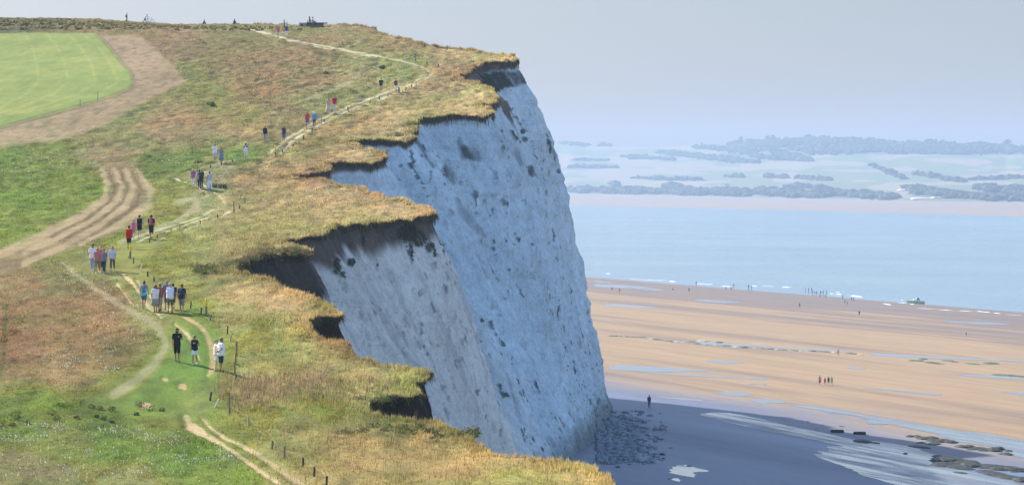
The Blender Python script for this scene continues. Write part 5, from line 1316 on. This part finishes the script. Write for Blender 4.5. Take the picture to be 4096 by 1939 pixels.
pp(1338,452,68,'man in dark red T-shirt and pale trousers coming down the path', yaw=DN, stride=.08, fine=False, top=('tee',(196,36,48)), bottom=('trousers',(220,212,200)), hair=('short',(60,40,36)), shoes=(70,58,56))
pp(1524,374,62,'man in black T-shirt and beige shorts near the bend of the path', yaw=DN, stride=.2, fine=False, top=('tee',(36,32,34)), bottom=('shorts',(200,176,166)), hair=('short',(54,42,36)), shoes=(50,46,46), arms=('bent','swing'))
pp(1583,372,57,'woman in brown top and white shorts by the tall dark post', yaw=DN, stride=.08, fine=False, top=('tank',(110,84,80)), bottom=('shorts',(238,236,248)), hair=('short',(66,46,38)), shoes=(180,140,110))
pp(1112,153,50,'person in pink shirt and pale trousers near the top of the path', yaw=DN, stride=.22, fine=False, top=('tee',(214,110,120)), bottom=('trousers',(206,196,190)), hair=('short',(170,110,70)), shoes=(190,170,150))
pp(1146,151,51,'person in blue shirt and white trousers carrying a bag near the top of the path', yaw=DN, stride=.24, fine=False, top=('tee',(58,80,156)), bottom=('capri',(240,234,226)), hair=('short',(200,170,120)), hat=(214,190,140), shoes=(200,180,160), pack=(74,86,120))
# skyline
def sky_at(px, py, Y): return ((px - CX) / F * Y, Y, CAMZ + (HY - py) * Y / F)
def gz(px, Y): X = (px - CX) / F * Y; return (X, Y, float(full_z(X, Y)[0]))
def sky_p(px, Y, label, **kw): return person(gz(px, Y), label, fine=False, **kw)
sky_p(507, 466, 'person in dark clothes with a small pack standing on the skyline', height=1.4, yaw=-80, pose='stand', stride=.08, skin=(140,110,100), top=('long',(74,68,66)), bottom=('trousers',(44,46,66)), hair=('short',(60,52,50)), pack=(110,104,90))
sky_p(580, 464, 'person in white shirt bent over the handlebars of a bicycle on the skyline', height=1.5, yaw=-90, pose='lean', stride=.28, arms='reach', top=('tee',(236,236,242)), bottom=('trousers',(46,46,58)), hair=('short',(66,56,56)))
sky_p(813, 462, 'dark figure sitting hunched on the skyline, left of two', height=1.35, yaw=-60, pose='crouch', arms='rest', top=('long',(58,56,70)), bottom=('trousers',(52,50,58)), hair=('short',(50,44,46)))
sky_p(935, 460, 'dark figure with long hair sitting on the skyline hump, right of two', height=1.5, yaw=-40, pose='crouch', arms='rest', top=('long',(70,58,62)), bottom=('trousers',(64,50,52)), hair=('long',(48,40,42)))

# bicycle
def tube(p0, p1, r): return cap(p0, p1, r, r, 8)
def ringp(c, rad, r, n=28, ax=1):
    V, Fq = [], []
    for k in range(n):
        t = 2 * math.pi * k / n
        for q in range(6):
            s_ = 2 * math.pi * q / 6; rr = rad + r * math.cos(s_)
            V.append([c[0] + rr * math.cos(t), c[1] + r * math.sin(s_), c[2] + rr * math.sin(t)])
    for k in range(n):
        for q in range(6): Fq.append((k * 6 + q, ((k + 1) % n) * 6 + q, ((k + 1) % n) * 6 + (q + 1) % 6, k * 6 + (q + 1) % 6))
    return np.array(V), Fq, []
g_ = gz(597, 464); e = bpy.data.objects.new('bicycle', None); link(e); e.location = g_; e.rotation_euler = (0, 0, -0.1); tag(e, 'pale bicycle held by the person in white on the skyline', 'bicycle')
for xx in (-.52, .52):
    w_ = obj('wheel', raw('wheel', [tube([xx, 0, .34], [xx + .30 * math.cos(k), 0, .34 + .30 * math.sin(k)], .004) for k in np.arange(0, 6.2, .7)] + [tube([xx, -.04, .34], [xx, .04, .34], .025)]), plain((190,194,200), .4, 'metal'), e)
    obj('tyre', raw('tyre', [ringp((xx, 0, .34), .325, .022)]), plain((40,40,44), .8, 'rubber'), w_)
obj('frame', raw('frame', [tube([-.52,0,.34],[-.10,0,.32],.018), tube([-.10,0,.32],[-.22,0,.80],.02), tube([-.52,0,.34],[-.20,0,.72],.015), tube([-.20,0,.74],[.32,0,.78],.022), tube([-.10,0,.32],[.34,0,.66],.024), tube([.36,0,.86],[.52,0,.34],.02)]), plain((120,140,176), .4, 'paint'), e)
obj('saddle', raw('saddle', [cap([-.32,0,.86],[-.10,0,.87],.06,.03), tube([-.22,0,.78],[-.22,0,.86],.015)]), plain((40,38,40), .7, 'leather'), e)
obj('handlebar', raw('handlebar', [tube([.36,0,.84],[.34,0,.98],.016), tube([.34,-.28,1.0],[.34,.28,1.0],.016)]), plain((60,60,64), .5, 'metal'), e)

# white dog
a = place(1238, 516); e_ = fused('dog', [cap([0,-.2,.30],[0,.2,.32],.10,.115), cap([0,.2,.34],[0,.32,.46],.075,.06), cap([0,.34,.48],[0,.40,.47],.065,.05), cap([0,.42,.455],[0,.48,.44],.032,.026), cap([-.045,.32,.53],[-.055,.31,.48],.022,.014), cap([.045,.32,.53],[.055,.31,.48],.022,.014), cap([0,-.28,.34],[0,-.38,.46],.028,.016)] +
  [cap([sx_,.16,.26],[sx_,.17,.13],.042,.026) for sx_ in (-.06,.06)] + [cap([sx_,.17,.13],[sx_,.16,.02],.025,.02) for sx_ in (-.06,.06)] + [cap([sx_,.17,.018],[sx_,.20,.016],.022,.018) for sx_ in (-.06,.06)] +
  [cap([sx_,-.18,.28],[sx_,-.13,.18],.062,.036) for sx_ in (-.06,.06)] + [cap([sx_,-.13,.18],[sx_,-.22,.11],.032,.024) for sx_ in (-.06,.06)] + [cap([sx_,-.22,.11],[sx_,-.20,.02],.023,.019) for sx_ in (-.06,.06)] + [cap([sx_,-.20,.018],[sx_,-.165,.016],.022,.018) for sx_ in (-.06,.06)], .014, 2)
dg_ = obj('dog', e_, plain((236,228,214), .9, 'fur')); dg_.location = a; tag(dg_, 'small white dog walking between the red vest and the blue top', 'dog')

# ------------------------------------------------------------------ old concrete on the hilltop
CONC = plain((176, 172, 150), 0.9, 'old_concrete', 0.3); CONCD = plain((112, 114, 104), 0.9, 'stained_concrete', 0.3); VOID = plain((22, 20, 20), 1.0, 'doorway')
Y0 = 449; gx0 = (1225 - CX) / F * Y0; z0 = CAMZ + (HY - 107) * Y0 / F
e = bpy.data.objects.new('concrete_bunker', None); link(e); e.location = (gx0, Y0, z0 - .2); e.scale = (1, 1, .66); tag(e, 'small ruined concrete bunker on the hilltop with people sitting on it', 'bunker')
bm = bmesh.new()
def bbox_bm(c, s, bev=.03):
    bm = bmesh.new(); bmesh.ops.create_cube(bm, size=1.0)
    for v in bm.verts: v.co = Vector((c[0] + v.co.x * s[0], c[1] + v.co.y * s[1], c[2] + v.co.z * s[2]))
    bmesh.ops.bevel(bm, geom=bm.edges[:], offset=bev, segments=1, affect='EDGES'); return bm
def bmobj(name, bm, mat_, parent=None):
    me = bpy.data.meshes.new(name); bm.to_mesh(me); bm.free(); return obj(name, me, mat_, parent)
wl_ = bmobj('wall', bbox_bm((-.45, 0, .45), (1.15, 1.6, 1.35)), CONC, e); bmobj('wall', bbox_bm((1.35, .35, .45), (2.4, 1.2, 1.15)), CONCD, e)
bmobj('roof', bbox_bm((1.5, .2, 1.10), (3.3, 1.7, .13)), CONCD, e)
bmobj('doorway', bbox_bm((-.62, -.805, .40), (.36, .03, .72), .005), VOID, e)
sk_ = lambda px, py: (gx0 + (px - 1225) * Y0 / F, Y0 - .35, z0 + (107 - py) * Y0 / F)
person(sk_(1240, 91.5), 'dark-haired person in black and white sitting on the bunker roof', height=1.72, yaw=-75, pose='sit', arms='rest', fine=False, top=('tank',(44,44,48)), bottom=('trousers',(240,238,244)), hair=('long',(34,30,32)), skin=SKIN)
person(sk_(1252, 92.0), 'person in pale pink top and blue jeans sitting at the right on the bunker roof', height=1.66, yaw=-85, pose='sit', arms='rest', fine=False, top=('tee',(222,178,200)), bottom=('trousers',(70,80,120)), hair=('short',(90,70,60)))
person((gx0 + (1229 - 1225) * Y0 / F, Y0 - 1.0, z0 + .15), 'small person in dark red sitting low in front of the bunker', height=1.4, yaw=-70, pose='crouch', arms='rest', fine=False, top=('long',(110,44,52)), bottom=('trousers',(50,40,44)), hair=('short',(90,50,46)))
def slab(px0, px1, ytop, ybot, Y, label):
    e = bpy.data.objects.new('concrete_slab', None); link(e); w_ = (px1 - px0) * Y / F; h_ = (ybot - ytop) * Y / F
    e.location = sky_at((px0 + px1) / 2, ybot, Y); tag(e, label, 'bunker')
    bmobj('roof', bbox_bm((0, 0, h_ - .12), (w_, 3.0, .26)), CONCD, e); bmobj('wall', bbox_bm((w_ * .08, .15, h_ * .35 - .15), (w_ * .82, 2.4, h_ * .6 + .3)), plain((58,62,60), .95, 'dark_concrete', .3), e)
    return e
slab(212, 300, 79, 90, 466, 'thin dark concrete slab at the left of the skyline, half buried').rotation_euler = (0, 0.04, 0)
slab(296, 420, 83, 99, 466, 'long dark concrete bunker roof on the left skyline').rotation_euler = (0, 0.035, 0)
slab(520, 598, 95, 105, 468, 'low concrete remains on the skyline under the person with the bicycle')

# ------------------------------------------------------------------ posts
def post_mesh(name, r=0.055, n=12):
    bm = bmesh.new(); rings = []
    for z, rr in ((-.25, r * 1.05), (.0, r * 1.05), (.45, r), (.96, r * .97), (1.0, r * .80)):
        rings.append([bm.verts.new((rr * math.cos(2 * math.pi * k / n) * R.uniform(.94, 1.06), rr * math.sin(2 * math.pi * k / n), z)) for k in range(n)])
    for a, b_ in zip(rings[:-1], rings[1:]):
        for k in range(n): bm.faces.new((a[k], a[(k + 1) % n], b_[(k + 1) % n], b_[k]))
    bm.faces.new(rings[-1]); bm.faces.new(rings[0][::-1]); 
    me = bpy.data.meshes.new(name); bm.to_mesh(me); bm.free(); return me
PM = post_mesh('fence_post')
WD = {'d': plain((82, 74, 64), .9, 'dark_wood', .3), 'p': plain((186, 170, 140), .9, 'pale_wood', .2), 'w': plain((226, 218, 200), .85, 'white_wood', .1), 'g': plain((112, 120, 132), .9, 'grey_wood', .2), 'm': plain((138, 124, 100), .9, 'grey_brown_wood', .25)}
PM.materials.append(WD['d'])
YEL = plain((246, 204, 30), .6, 'yellow_paint', .05); ORG = plain((240, 180, 50), .6, 'orange_paint', .05); BLK = plain((40, 36, 32), .8, 'black_paint', .1)
def post(px, ytop, yfoot, kind='d', label='', group=None, lean=(0, 0), r=1.0, band=None, cat='post'):
    r = r * 0.66; X0, Y0, Z0 = place(px, yfoot); h = max(.22, (yfoot - ytop) * Y0 / F)
    if band is None:
        o = bpy.data.objects.new('fence_post', PM); link(o); o.material_slots[0].link = 'OBJECT'; o.material_slots[0].material = WD[kind]
        o.scale = (r, r, h)
    else:
        o = bpy.data.objects.new('marker_post', None); link(o)
        me = PM.copy(); me.transform(Matrix.Diagonal((r, r, h, 1))); me.materials.clear(); obj('shaft', me, WD[kind], o)
        for (z0_, z1_, mm, rr) in band:
            obj('painted_band', raw('painted_band', [cap([0, 0, h * z0_ + .02], [0, 0, h * z1_ - .02], .062 * r * rr, .060 * r * rr, 14)]), mm, o)
    o.location = (X0, Y0, Z0); o.rotation_euler = (lean[1], lean[0], R.uniform(0, 6)) if lean == (0, 0) else (lean[1], lean[0], 0)
    if lean == (0, 0): o.rotation_euler.x = R.normal(0, .03); o.rotation_euler.y = R.normal(0, .03)
    tag(o, label, cat, group); return o
# standing alone or marked
post(919,1555,1656,'m','tall grey post with an orange-yellow top beside the lower ruts', r=1.15, band=[(.88,1.0,ORG,1.02)])
post(840,1567,1602,'d','short dark leaning post left of the white one, below the dry weeds', lean=(.16,0), r=1.3)
post(862,1593,1629,'w','white post leaning over to the right beside the tall orange-topped post', lean=(.42,0), r=1.1)
post(824.5,1199,1256,'m','thick post with a yellow and black top right of the group of seven', r=1.6, band=[(.55,1.0,YEL,1.03)])
post(804,1230,1254,'d','short dark tilted post just left of the thick yellow-topped post', lean=(.12,0), r=1.2)
post(841,1260,1284,'g','blue-grey tilted post just below the thick yellow-topped post', lean=(.18,0), r=1.3)
o = post(521,986,1034,'m','yellow-topped post with a slanting brace below the man in red', r=1.8, band=[(.60,1.0,YEL,1.03)])
obj('brace', raw('brace', [cap([-.42, -.1, .0], [0, 0, .40], .035)]), WD['p'], o)
post(494,988,1006,'w','small white leaning stake left of the yellow-topped braced post', lean=(.18,0), r=.9)
post(534,1030,1055,'d','short dark post just below the yellow-topped braced post', r=1.0)
post(563,1061,1087,'w','pale leaning stake beside the path below the group of five', lean=(.16,0), r=1.3)
post(591,1086,1107,'d','stumpy dark post beside the path below the pale leaning stake', r=1.4)
post(616,1106,1127,'d','slender dark post above the group of seven', r=1.2)
post(762,1206,1234,'d','dark post tilted right, between the group of seven and the thick yellow-topped post', lean=(.1,0), r=1.1)
post(1101.6,584,624,'m','yellow-topped post at the foot of the chalky double track', r=2.0, band=[(.42,1.0,YEL,1.03)])
post(936,805,853,'d','tall thin dark post at the end of the chalky ruts', r=1.0)
post(1596,349,372,'d','tall dark post beside the woman in white shorts', r=2.4)
post(1619,223,235,'w','single white stake in the dry grass above the bend', r=2.0)
post(1662,213,247,'m','tall brown post in the dry grass above the bend', r=1.9)
post(1137,81,112,'d','tall dark pole near the top of the path', r=2.0)
post(1448,98,112,'d','dark post standing alone against the sky on the right shoulder', r=1.8)
post(1369,169,176,'d','short dark post in the grass below the hilltop', r=2.0)
post(320,395,428,'m','left one of two thin stakes at the edge of the ploughed strip', r=.8)
post(390,366,406,'m','right one of two thin stakes at the edge of the ploughed strip', r=.8)
post(78,86,127,'p','pale post in the scrub bank at the far left', r=2.2)
post(947,1366,1422,'m','upper one of three grey-brown posts above each other right of the standing couple', r=1.3)
post(942,1412,1458,'m','middle one of three grey-brown posts right of the standing couple', r=1.2)
post(940,1450,1498,'m','lower one of three grey-brown posts right of the standing couple', r=1.1)
post(945,1497,1522,'d','short dark stump below the three grey-brown posts', r=1.4)
post(876,1282,1314,'p','pale post above the standing couple, second below the thick yellow-topped post', r=1.2)
post(910,1304,1338,'d','dark post above the standing couple, to the right of the pale one', r=1.1)
post(922,1344,1368,'p','pale leaning post right above the standing couple', lean=(.1,0), r=1.2)
for (x, a, b_, k) in [(995,1663,1702,'p'),(1035,1725,1758,'p'),(1088,1760,1795,'m'),(1138,1783,1837,'m')]:
    post(x, a, b_, k, {995:'pale post right of the ruts, first below the tall orange-topped post',1035:'thin pale post right of the ruts, second below the tall orange-topped post',1088:'stout brown post right of the ruts, third below the tall orange-topped post',1138:'taller brown post right of the ruts, fourth below the tall orange-topped post'}[x], r=1.25 if x != 1035 else .9)
for (x, a, b_, lb) in [(1212,1829,1867,'dark post with a thin pale stick beside it near the bottom edge'),(1256,1865,1905,'dark post tilted left near the bottom edge'),(1306,1902,1942,'dark post cut by the bottom edge of the picture')]: post(x, a, b_, 'd', lb, r=1.2)
GA = 'short dark posts beside the chalky ruts'; GB = 'short pale posts beside the chalky ruts'; GC = 'short posts beside the chalky double track'
for (x, a, b_) in [(598,956,971),(629,940,954),(801,881,896),(871,857,872)]: post(x, a, b_, 'd', 'short dark post beside the chalky ruts behind the man with the pink pack', GA, r=1.2)
for (x, a, b_) in [(655,928,944),(684,914,930),(718,905,924),(832,873,885)]: post(x, a, b_, 'p', 'short pale post beside the chalky ruts behind the man with the pink pack', GB, r=1.2)
for (x, a, b_, k) in [(958,821,836,'d'),(979,791,813,'m'),(961,779,799,'p'),(930,763,780,'p'),(871,740,756,'p')]: post(x, a, b_, k, 'short weathered post in the dry grass right of the four walkers', 'short weathered posts right of the four walkers', r=1.4)
for (x, a, b_) in [(931,639,650),(885,648,660),(841,660,671)]: post(x, a, b_, 'd', 'tiny dark post along the thin path under the couple in white and grey', 'tiny posts along the thin path', r=1.6)
for (x, a, b_) in [(1129,598,611),(1172,577,589),(1214,543,560),(1248,512,528),(1392,430,445),(1480,404,414),(1517,386,401),(1552,378,386),(1624,351,363),(1647,338,349),(1296,478,488)]: post(x, a, b_, 'd', 'short dark post beside the chalky double track up the hill', GC, r=1.7)
for (x, a, b_) in [(1152,588,603),(1195,559,579),(1284.5,463,498),(1664,328,344)]: post(x, a, b_, 'p', 'pale post beside the chalky double track up the hill', 'pale posts beside the chalky double track', r=1.7)
for (x, a, b_) in [(1708,247,258),(1753,257,270)]: post(x, a, b_, 'd', 'dark stub in the dry grass right of the bend', 'dark stubs right of the bend', r=1.8)
# sticks carried or planted
X0, Y0, Z0 = place(645, 1249); o = obj('walking_stick', raw('walking_stick', [cap([0, 0, 0], [.02, 0, 1.55], .018, .016)]), WD['m']); o.location = (X0, Y0, Z0); tag(o, 'upright walking stick held among the group of seven', 'stick')
X0, Y0, Z0 = place(786, 752); o = obj('walking_stick', raw('walking_stick', [cap([0, 0, 0], [.10, 0, 1.9], .022, .02)]), WD['d']); o.location = (X0, Y0, Z0); tag(o, 'long dark staff beside the woman in purple', 'stick')
# wire between the lower posts
wp_ = [place(x, y) for x, y in ((919, 1656), (995, 1702), (1035, 1758), (1088, 1795), (1138, 1837), (1212, 1867), (1256, 1905), (1306, 1942))]
o = obj('fence_wire', raw('fence_wire', [cap((a[0], a[1], a[2] + .38), (b_[0], b_[1], b_[2] + .38), .0025, .0025, 5) for a, b_ in zip(wp_[:-1], wp_[1:])]), plain((150, 146, 136), .5, 'wire')); tag(o, 'thin wire strung between the posts right of the lower ruts', 'wire')

# ------------------------------------------------------------------ people on the sand
def bp_at(px, py, dz=0.0):
    x, y, z = plane_pt(px, py); return (x, y, max(-0.15, float(beach_h(np.array([x]), np.array([y]))[0])))
def bper(px, py, hpx, label, hmax=1.75, **kw):
    a = bp_at(px, py); return person(a, label, height=min(hmax, max(.95, hpx * a[1] / F)), fine=False, **kw)
bper(2597,1628,50,'person with backpack and blue jeans alone in the cliff shadow on the beach', yaw=UP+10, stride=.06, top=('long',(84,56,66)), bottom=('trousers',(50,72,130)), hair=('short',(50,40,44)), pack=(76,52,66))
bper(3279,1542,43,'person in dark shorts and pink top, tallest of the four on the sand', yaw=160, top=('tank',(226,150,140)), bottom=('shorts',(70,44,50)), hair=('short',(110,70,56)), shoes=None)
bper(3300,1539,31,'child in a red swimsuit, second of the four walking on the sand', yaw=180, top=('tank',(200,70,70)), bottom=('shorts',(170,60,60)), hair=('short',(110,76,60)), shoes=None)
bper(3314,1539,35,'child in dark blue, third of the four walking on the sand', yaw=180, top=('tank',(50,60,100)), bottom=('shorts',(40,46,80)), hair=('short',(70,50,46)), shoes=None)
bper(3327,1540,36,'person in a light green shirt, right of the four walking on the sand', yaw=180, top=('tee',(150,220,130)), bottom=('shorts',(130,190,110)), hair=('short',(120,80,60)), shoes=None)
bper(3353,1424,30,'person in a pale orange top by the rocky reef line', yaw=180, stride=.19, top=('tee',(240,176,150)), bottom=('shorts',(214,140,120)), hair=('short',(150,100,80)), shoes=None)
bper(3198,1233,25,'person in orange-red clothes on the wet sand', yaw=180, stride=.19, top=('tee',(232,120,96)), bottom=('shorts',(222,130,110)), hair=('short',(90,66,60)), shoes=None)
bper(3437,1265,25,'slim dark figure alone on the wet sand near the boat', yaw=150, stride=.22, top=('tank',(110,90,80)), bottom=('shorts',(60,50,46)), hair=('short',(70,54,46)), shoes=None)
bper(3865,1344,16,'small figure in red on the sand at the far right', hmax=1.1, yaw=180, stride=.19, top=('tank',(196,80,70)), bottom=('shorts',(150,60,56)), hair=('short',(110,60,50)), shoes=None)
bper(2448,1166,18,'figure in bright pink-red by the long pool close to the cliff', yaw=180, stride=.19, top=('tee',(226,70,96)), bottom=('shorts',(210,80,110)), hair=('short',(150,70,70)), shoes=None)
bper(2478,1174,22,'figure in bright yellow shorts close to the cliff', yaw=170, stride=.19, top=('tank',(150,140,130)), bottom=('long_shorts',(214,206,60)), hair=('short',(90,80,70)), shoes=None)
person(bp_at(2693,1159), 'dark figure sitting low on the wet sand between two pools', height=1.5, yaw=90, pose='crouch', arms='rest', fine=False, top=('long',(70,70,64)), bottom=('trousers',(66,62,60)), hair=('short',(50,46,44)))
bper(2756,1171,22,'grey-green figure standing apart on the wet sand', yaw=180, stride=.27, top=('tee',(120,124,100)), bottom=('shorts',(110,100,90)), hair=('short',(90,80,66)), shoes=None)
SH = [(2785,1139),(2904,1161),(2924,1163),(2935,1147),(2994,1153),(3006,1153),(3221,1164),(3235,1166),(3247,1163),(3250,1174),(3259,1177),(3267,1178),(3283,1176),(3293,1175),(3306,1174),(3278,1190),(3301,1194),(3371,1199),(3379,1214),(3389,1219),(3406,1204),(3414,1206)]
SC = [((70,76,96),(60,64,84)),((84,90,110),(70,60,70)),((110,96,96),(70,64,70)),((156,96,110),(120,80,90))]
protos = []
for k in range(4):
    a = bp_at(*SH[k]); protos.append(person(a, '', height=1.42, yaw=(180, 150, 200, 30)[k], stride=(.08, .2, .14, .1)[k], fine=False, top=('tank', SC[k][0]), bottom=('shorts', SC[k][1]), hair=('short', (70, 56, 52)), shoes=None, skin=(176,128,104)))
for k, (x, y) in enumerate(SH):
    q = protos[k % 4]
    if k >= 4:
        c_ = q.copy(); COL.objects.link(c_)
        for ch in q.children:
            d_ = ch.copy(); COL.objects.link(d_); d_.parent = c_
        q = c_; a = bp_at(x, y); q.location = (a[0], a[1], a[2]); q.rotation_euler.z = R.uniform(0, 6.28); q.scale = (.82 * R.uniform(.85, 1.1),) * 3
    if x == 2785: lb, gp = 'lone small dark figure at the edge of the water, nearest the cliff', None
    elif x < 2930: lb, gp = 'dark figure standing on the sand a little below the waterline', 'pair of dark figures just below the waterline'
    elif x == 2935: lb, gp = 'dark figure bending over at the waterline beside white foam', None
    elif x < 3100: lb, gp = 'one of two dark figures close together at the waterline', 'two dark figures at the waterline'
    elif x == 3250: lb, gp = 'reddish figure in the cluster of bathers at the water', None
    elif x < 3290 and y < 1185 or x in (3293, 3306): lb, gp = 'small dark bather in the cluster standing at the edge of the sea', 'cluster of bathers at the edge of the sea'
    elif x in (3278, 3301): lb, gp = 'dark bather nearest the camera in the cluster at the edge of the sea', 'nearest bathers of the cluster'
    else: lb, gp = 'small dark figure between the bathers and the boat at the waterline', 'figures between the bathers and the boat'
    tag(q, lb, 'person', gp)
    if gp is None and 'group' in q: del q['group']

# ------------------------------------------------------------------ boat
Y0 = CAMZ * F / (1212 - HY); X0 = (3663 - CX) / F * Y0
e = bpy.data.objects.new('motor_boat', None); link(e); e.location = (X0, Y0, 0); e.rotation_euler = (0, 0, .12); tag(e, 'small green and grey cabin boat floating close to the shore', 'boat')
secs = []
for t in np.linspace(0, 1, 15):
    x = -2.75 + 5.4 * t; w_ = .95 * (1 - (1 - t) ** 2.6) if t < .55 else .93; w_ = max(w_, .03); sheer = .92 - .24 * t ** .7; keel = -.25 + .55 * (1 - t) ** 4; xo = -.30 * (1 - t) ** 3
    secs.append([(x, 0, keel), (x, w_ * .62, keel + .10), (x, w_ * .90, .12), (x + xo, w_, sheer), (x + xo, w_ * .86, sheer), (x, w_ * .8, sheer - .28), (x, 0, sheer - .28), (x, -w_ * .8, sheer - .28), (x + xo, -w_ * .86, sheer), (x + xo, -w_, sheer), (x, -w_ * .90, .12), (x, -w_ * .62, keel + .10)])
V_ = np.array(secs).reshape(-1, 3); n_ = 12; Fs = [(i * n_ + k, i * n_ + (k + 1) % n_, (i + 1) * n_ + (k + 1) % n_, (i + 1) * n_ + k) for i in range(14) for k in range(n_)] + [tuple(range(n_)), tuple(range(14 * n_, 15 * n_))[::-1]]
me = bpy.data.meshes.new('hull'); me.from_pydata(V_.tolist(), [], Fs); me.update(); obj('hull', me, plain((226, 224, 160), .5, 'hull_paint', .2), e)
me = bpy.data.meshes.new('cabin'); me.from_pydata([(-1.2,-.6,.6),(2.0,-.6,.5),(2.0,.6,.5),(-1.2,.6,.6),(-.7,-.52,1.18),(1.7,-.5,.85),(1.7,.5,.85),(-.7,.52,1.18)], [], [(0,1,5,4),(1,2,6,5),(2,3,7,6),(3,0,4,7),(4,5,6,7)]); obj('cabin', me, plain((228,232,238), .5, 'grey_paint'), e)
wh = me = bpy.data.meshes.new('wheelhouse'); me.from_pydata([(.05,-.5,1.0),(1.25,-.5,.85),(1.25,.5,.85),(.05,.5,1.0),(.25,-.42,1.78),(.85,-.42,1.72),(.85,.42,1.72),(.25,.42,1.78)], [], [(0,1,5,4),(1,2,6,5),(2,3,7,6),(3,0,4,7),(4,5,6,7)]); o = obj('wheelhouse', me, plain((150,164,182), .5, 'grey_blue_paint'), e)
obj('window', raw('window', [box((.55, -.485, 1.35), (.5, .04, .38))], False), plain((40,54,68), .15, 'dark_glass'), o)
obj('fender', raw('fender', [cap([-1.55, -.55, .88], [-1.2, -.55, 1.0], .20)]), plain((236,238,238), .6, 'white_plastic'), e); obj('outboard_engine', raw('outboard_engine', [cap([2.55, 0, .75], [2.62, 0, .95], .17), cap([2.62, 0, .6], [2.62, 0, -.1], .07)]), plain((206,212,224), .5, 'engine_cover'), e)
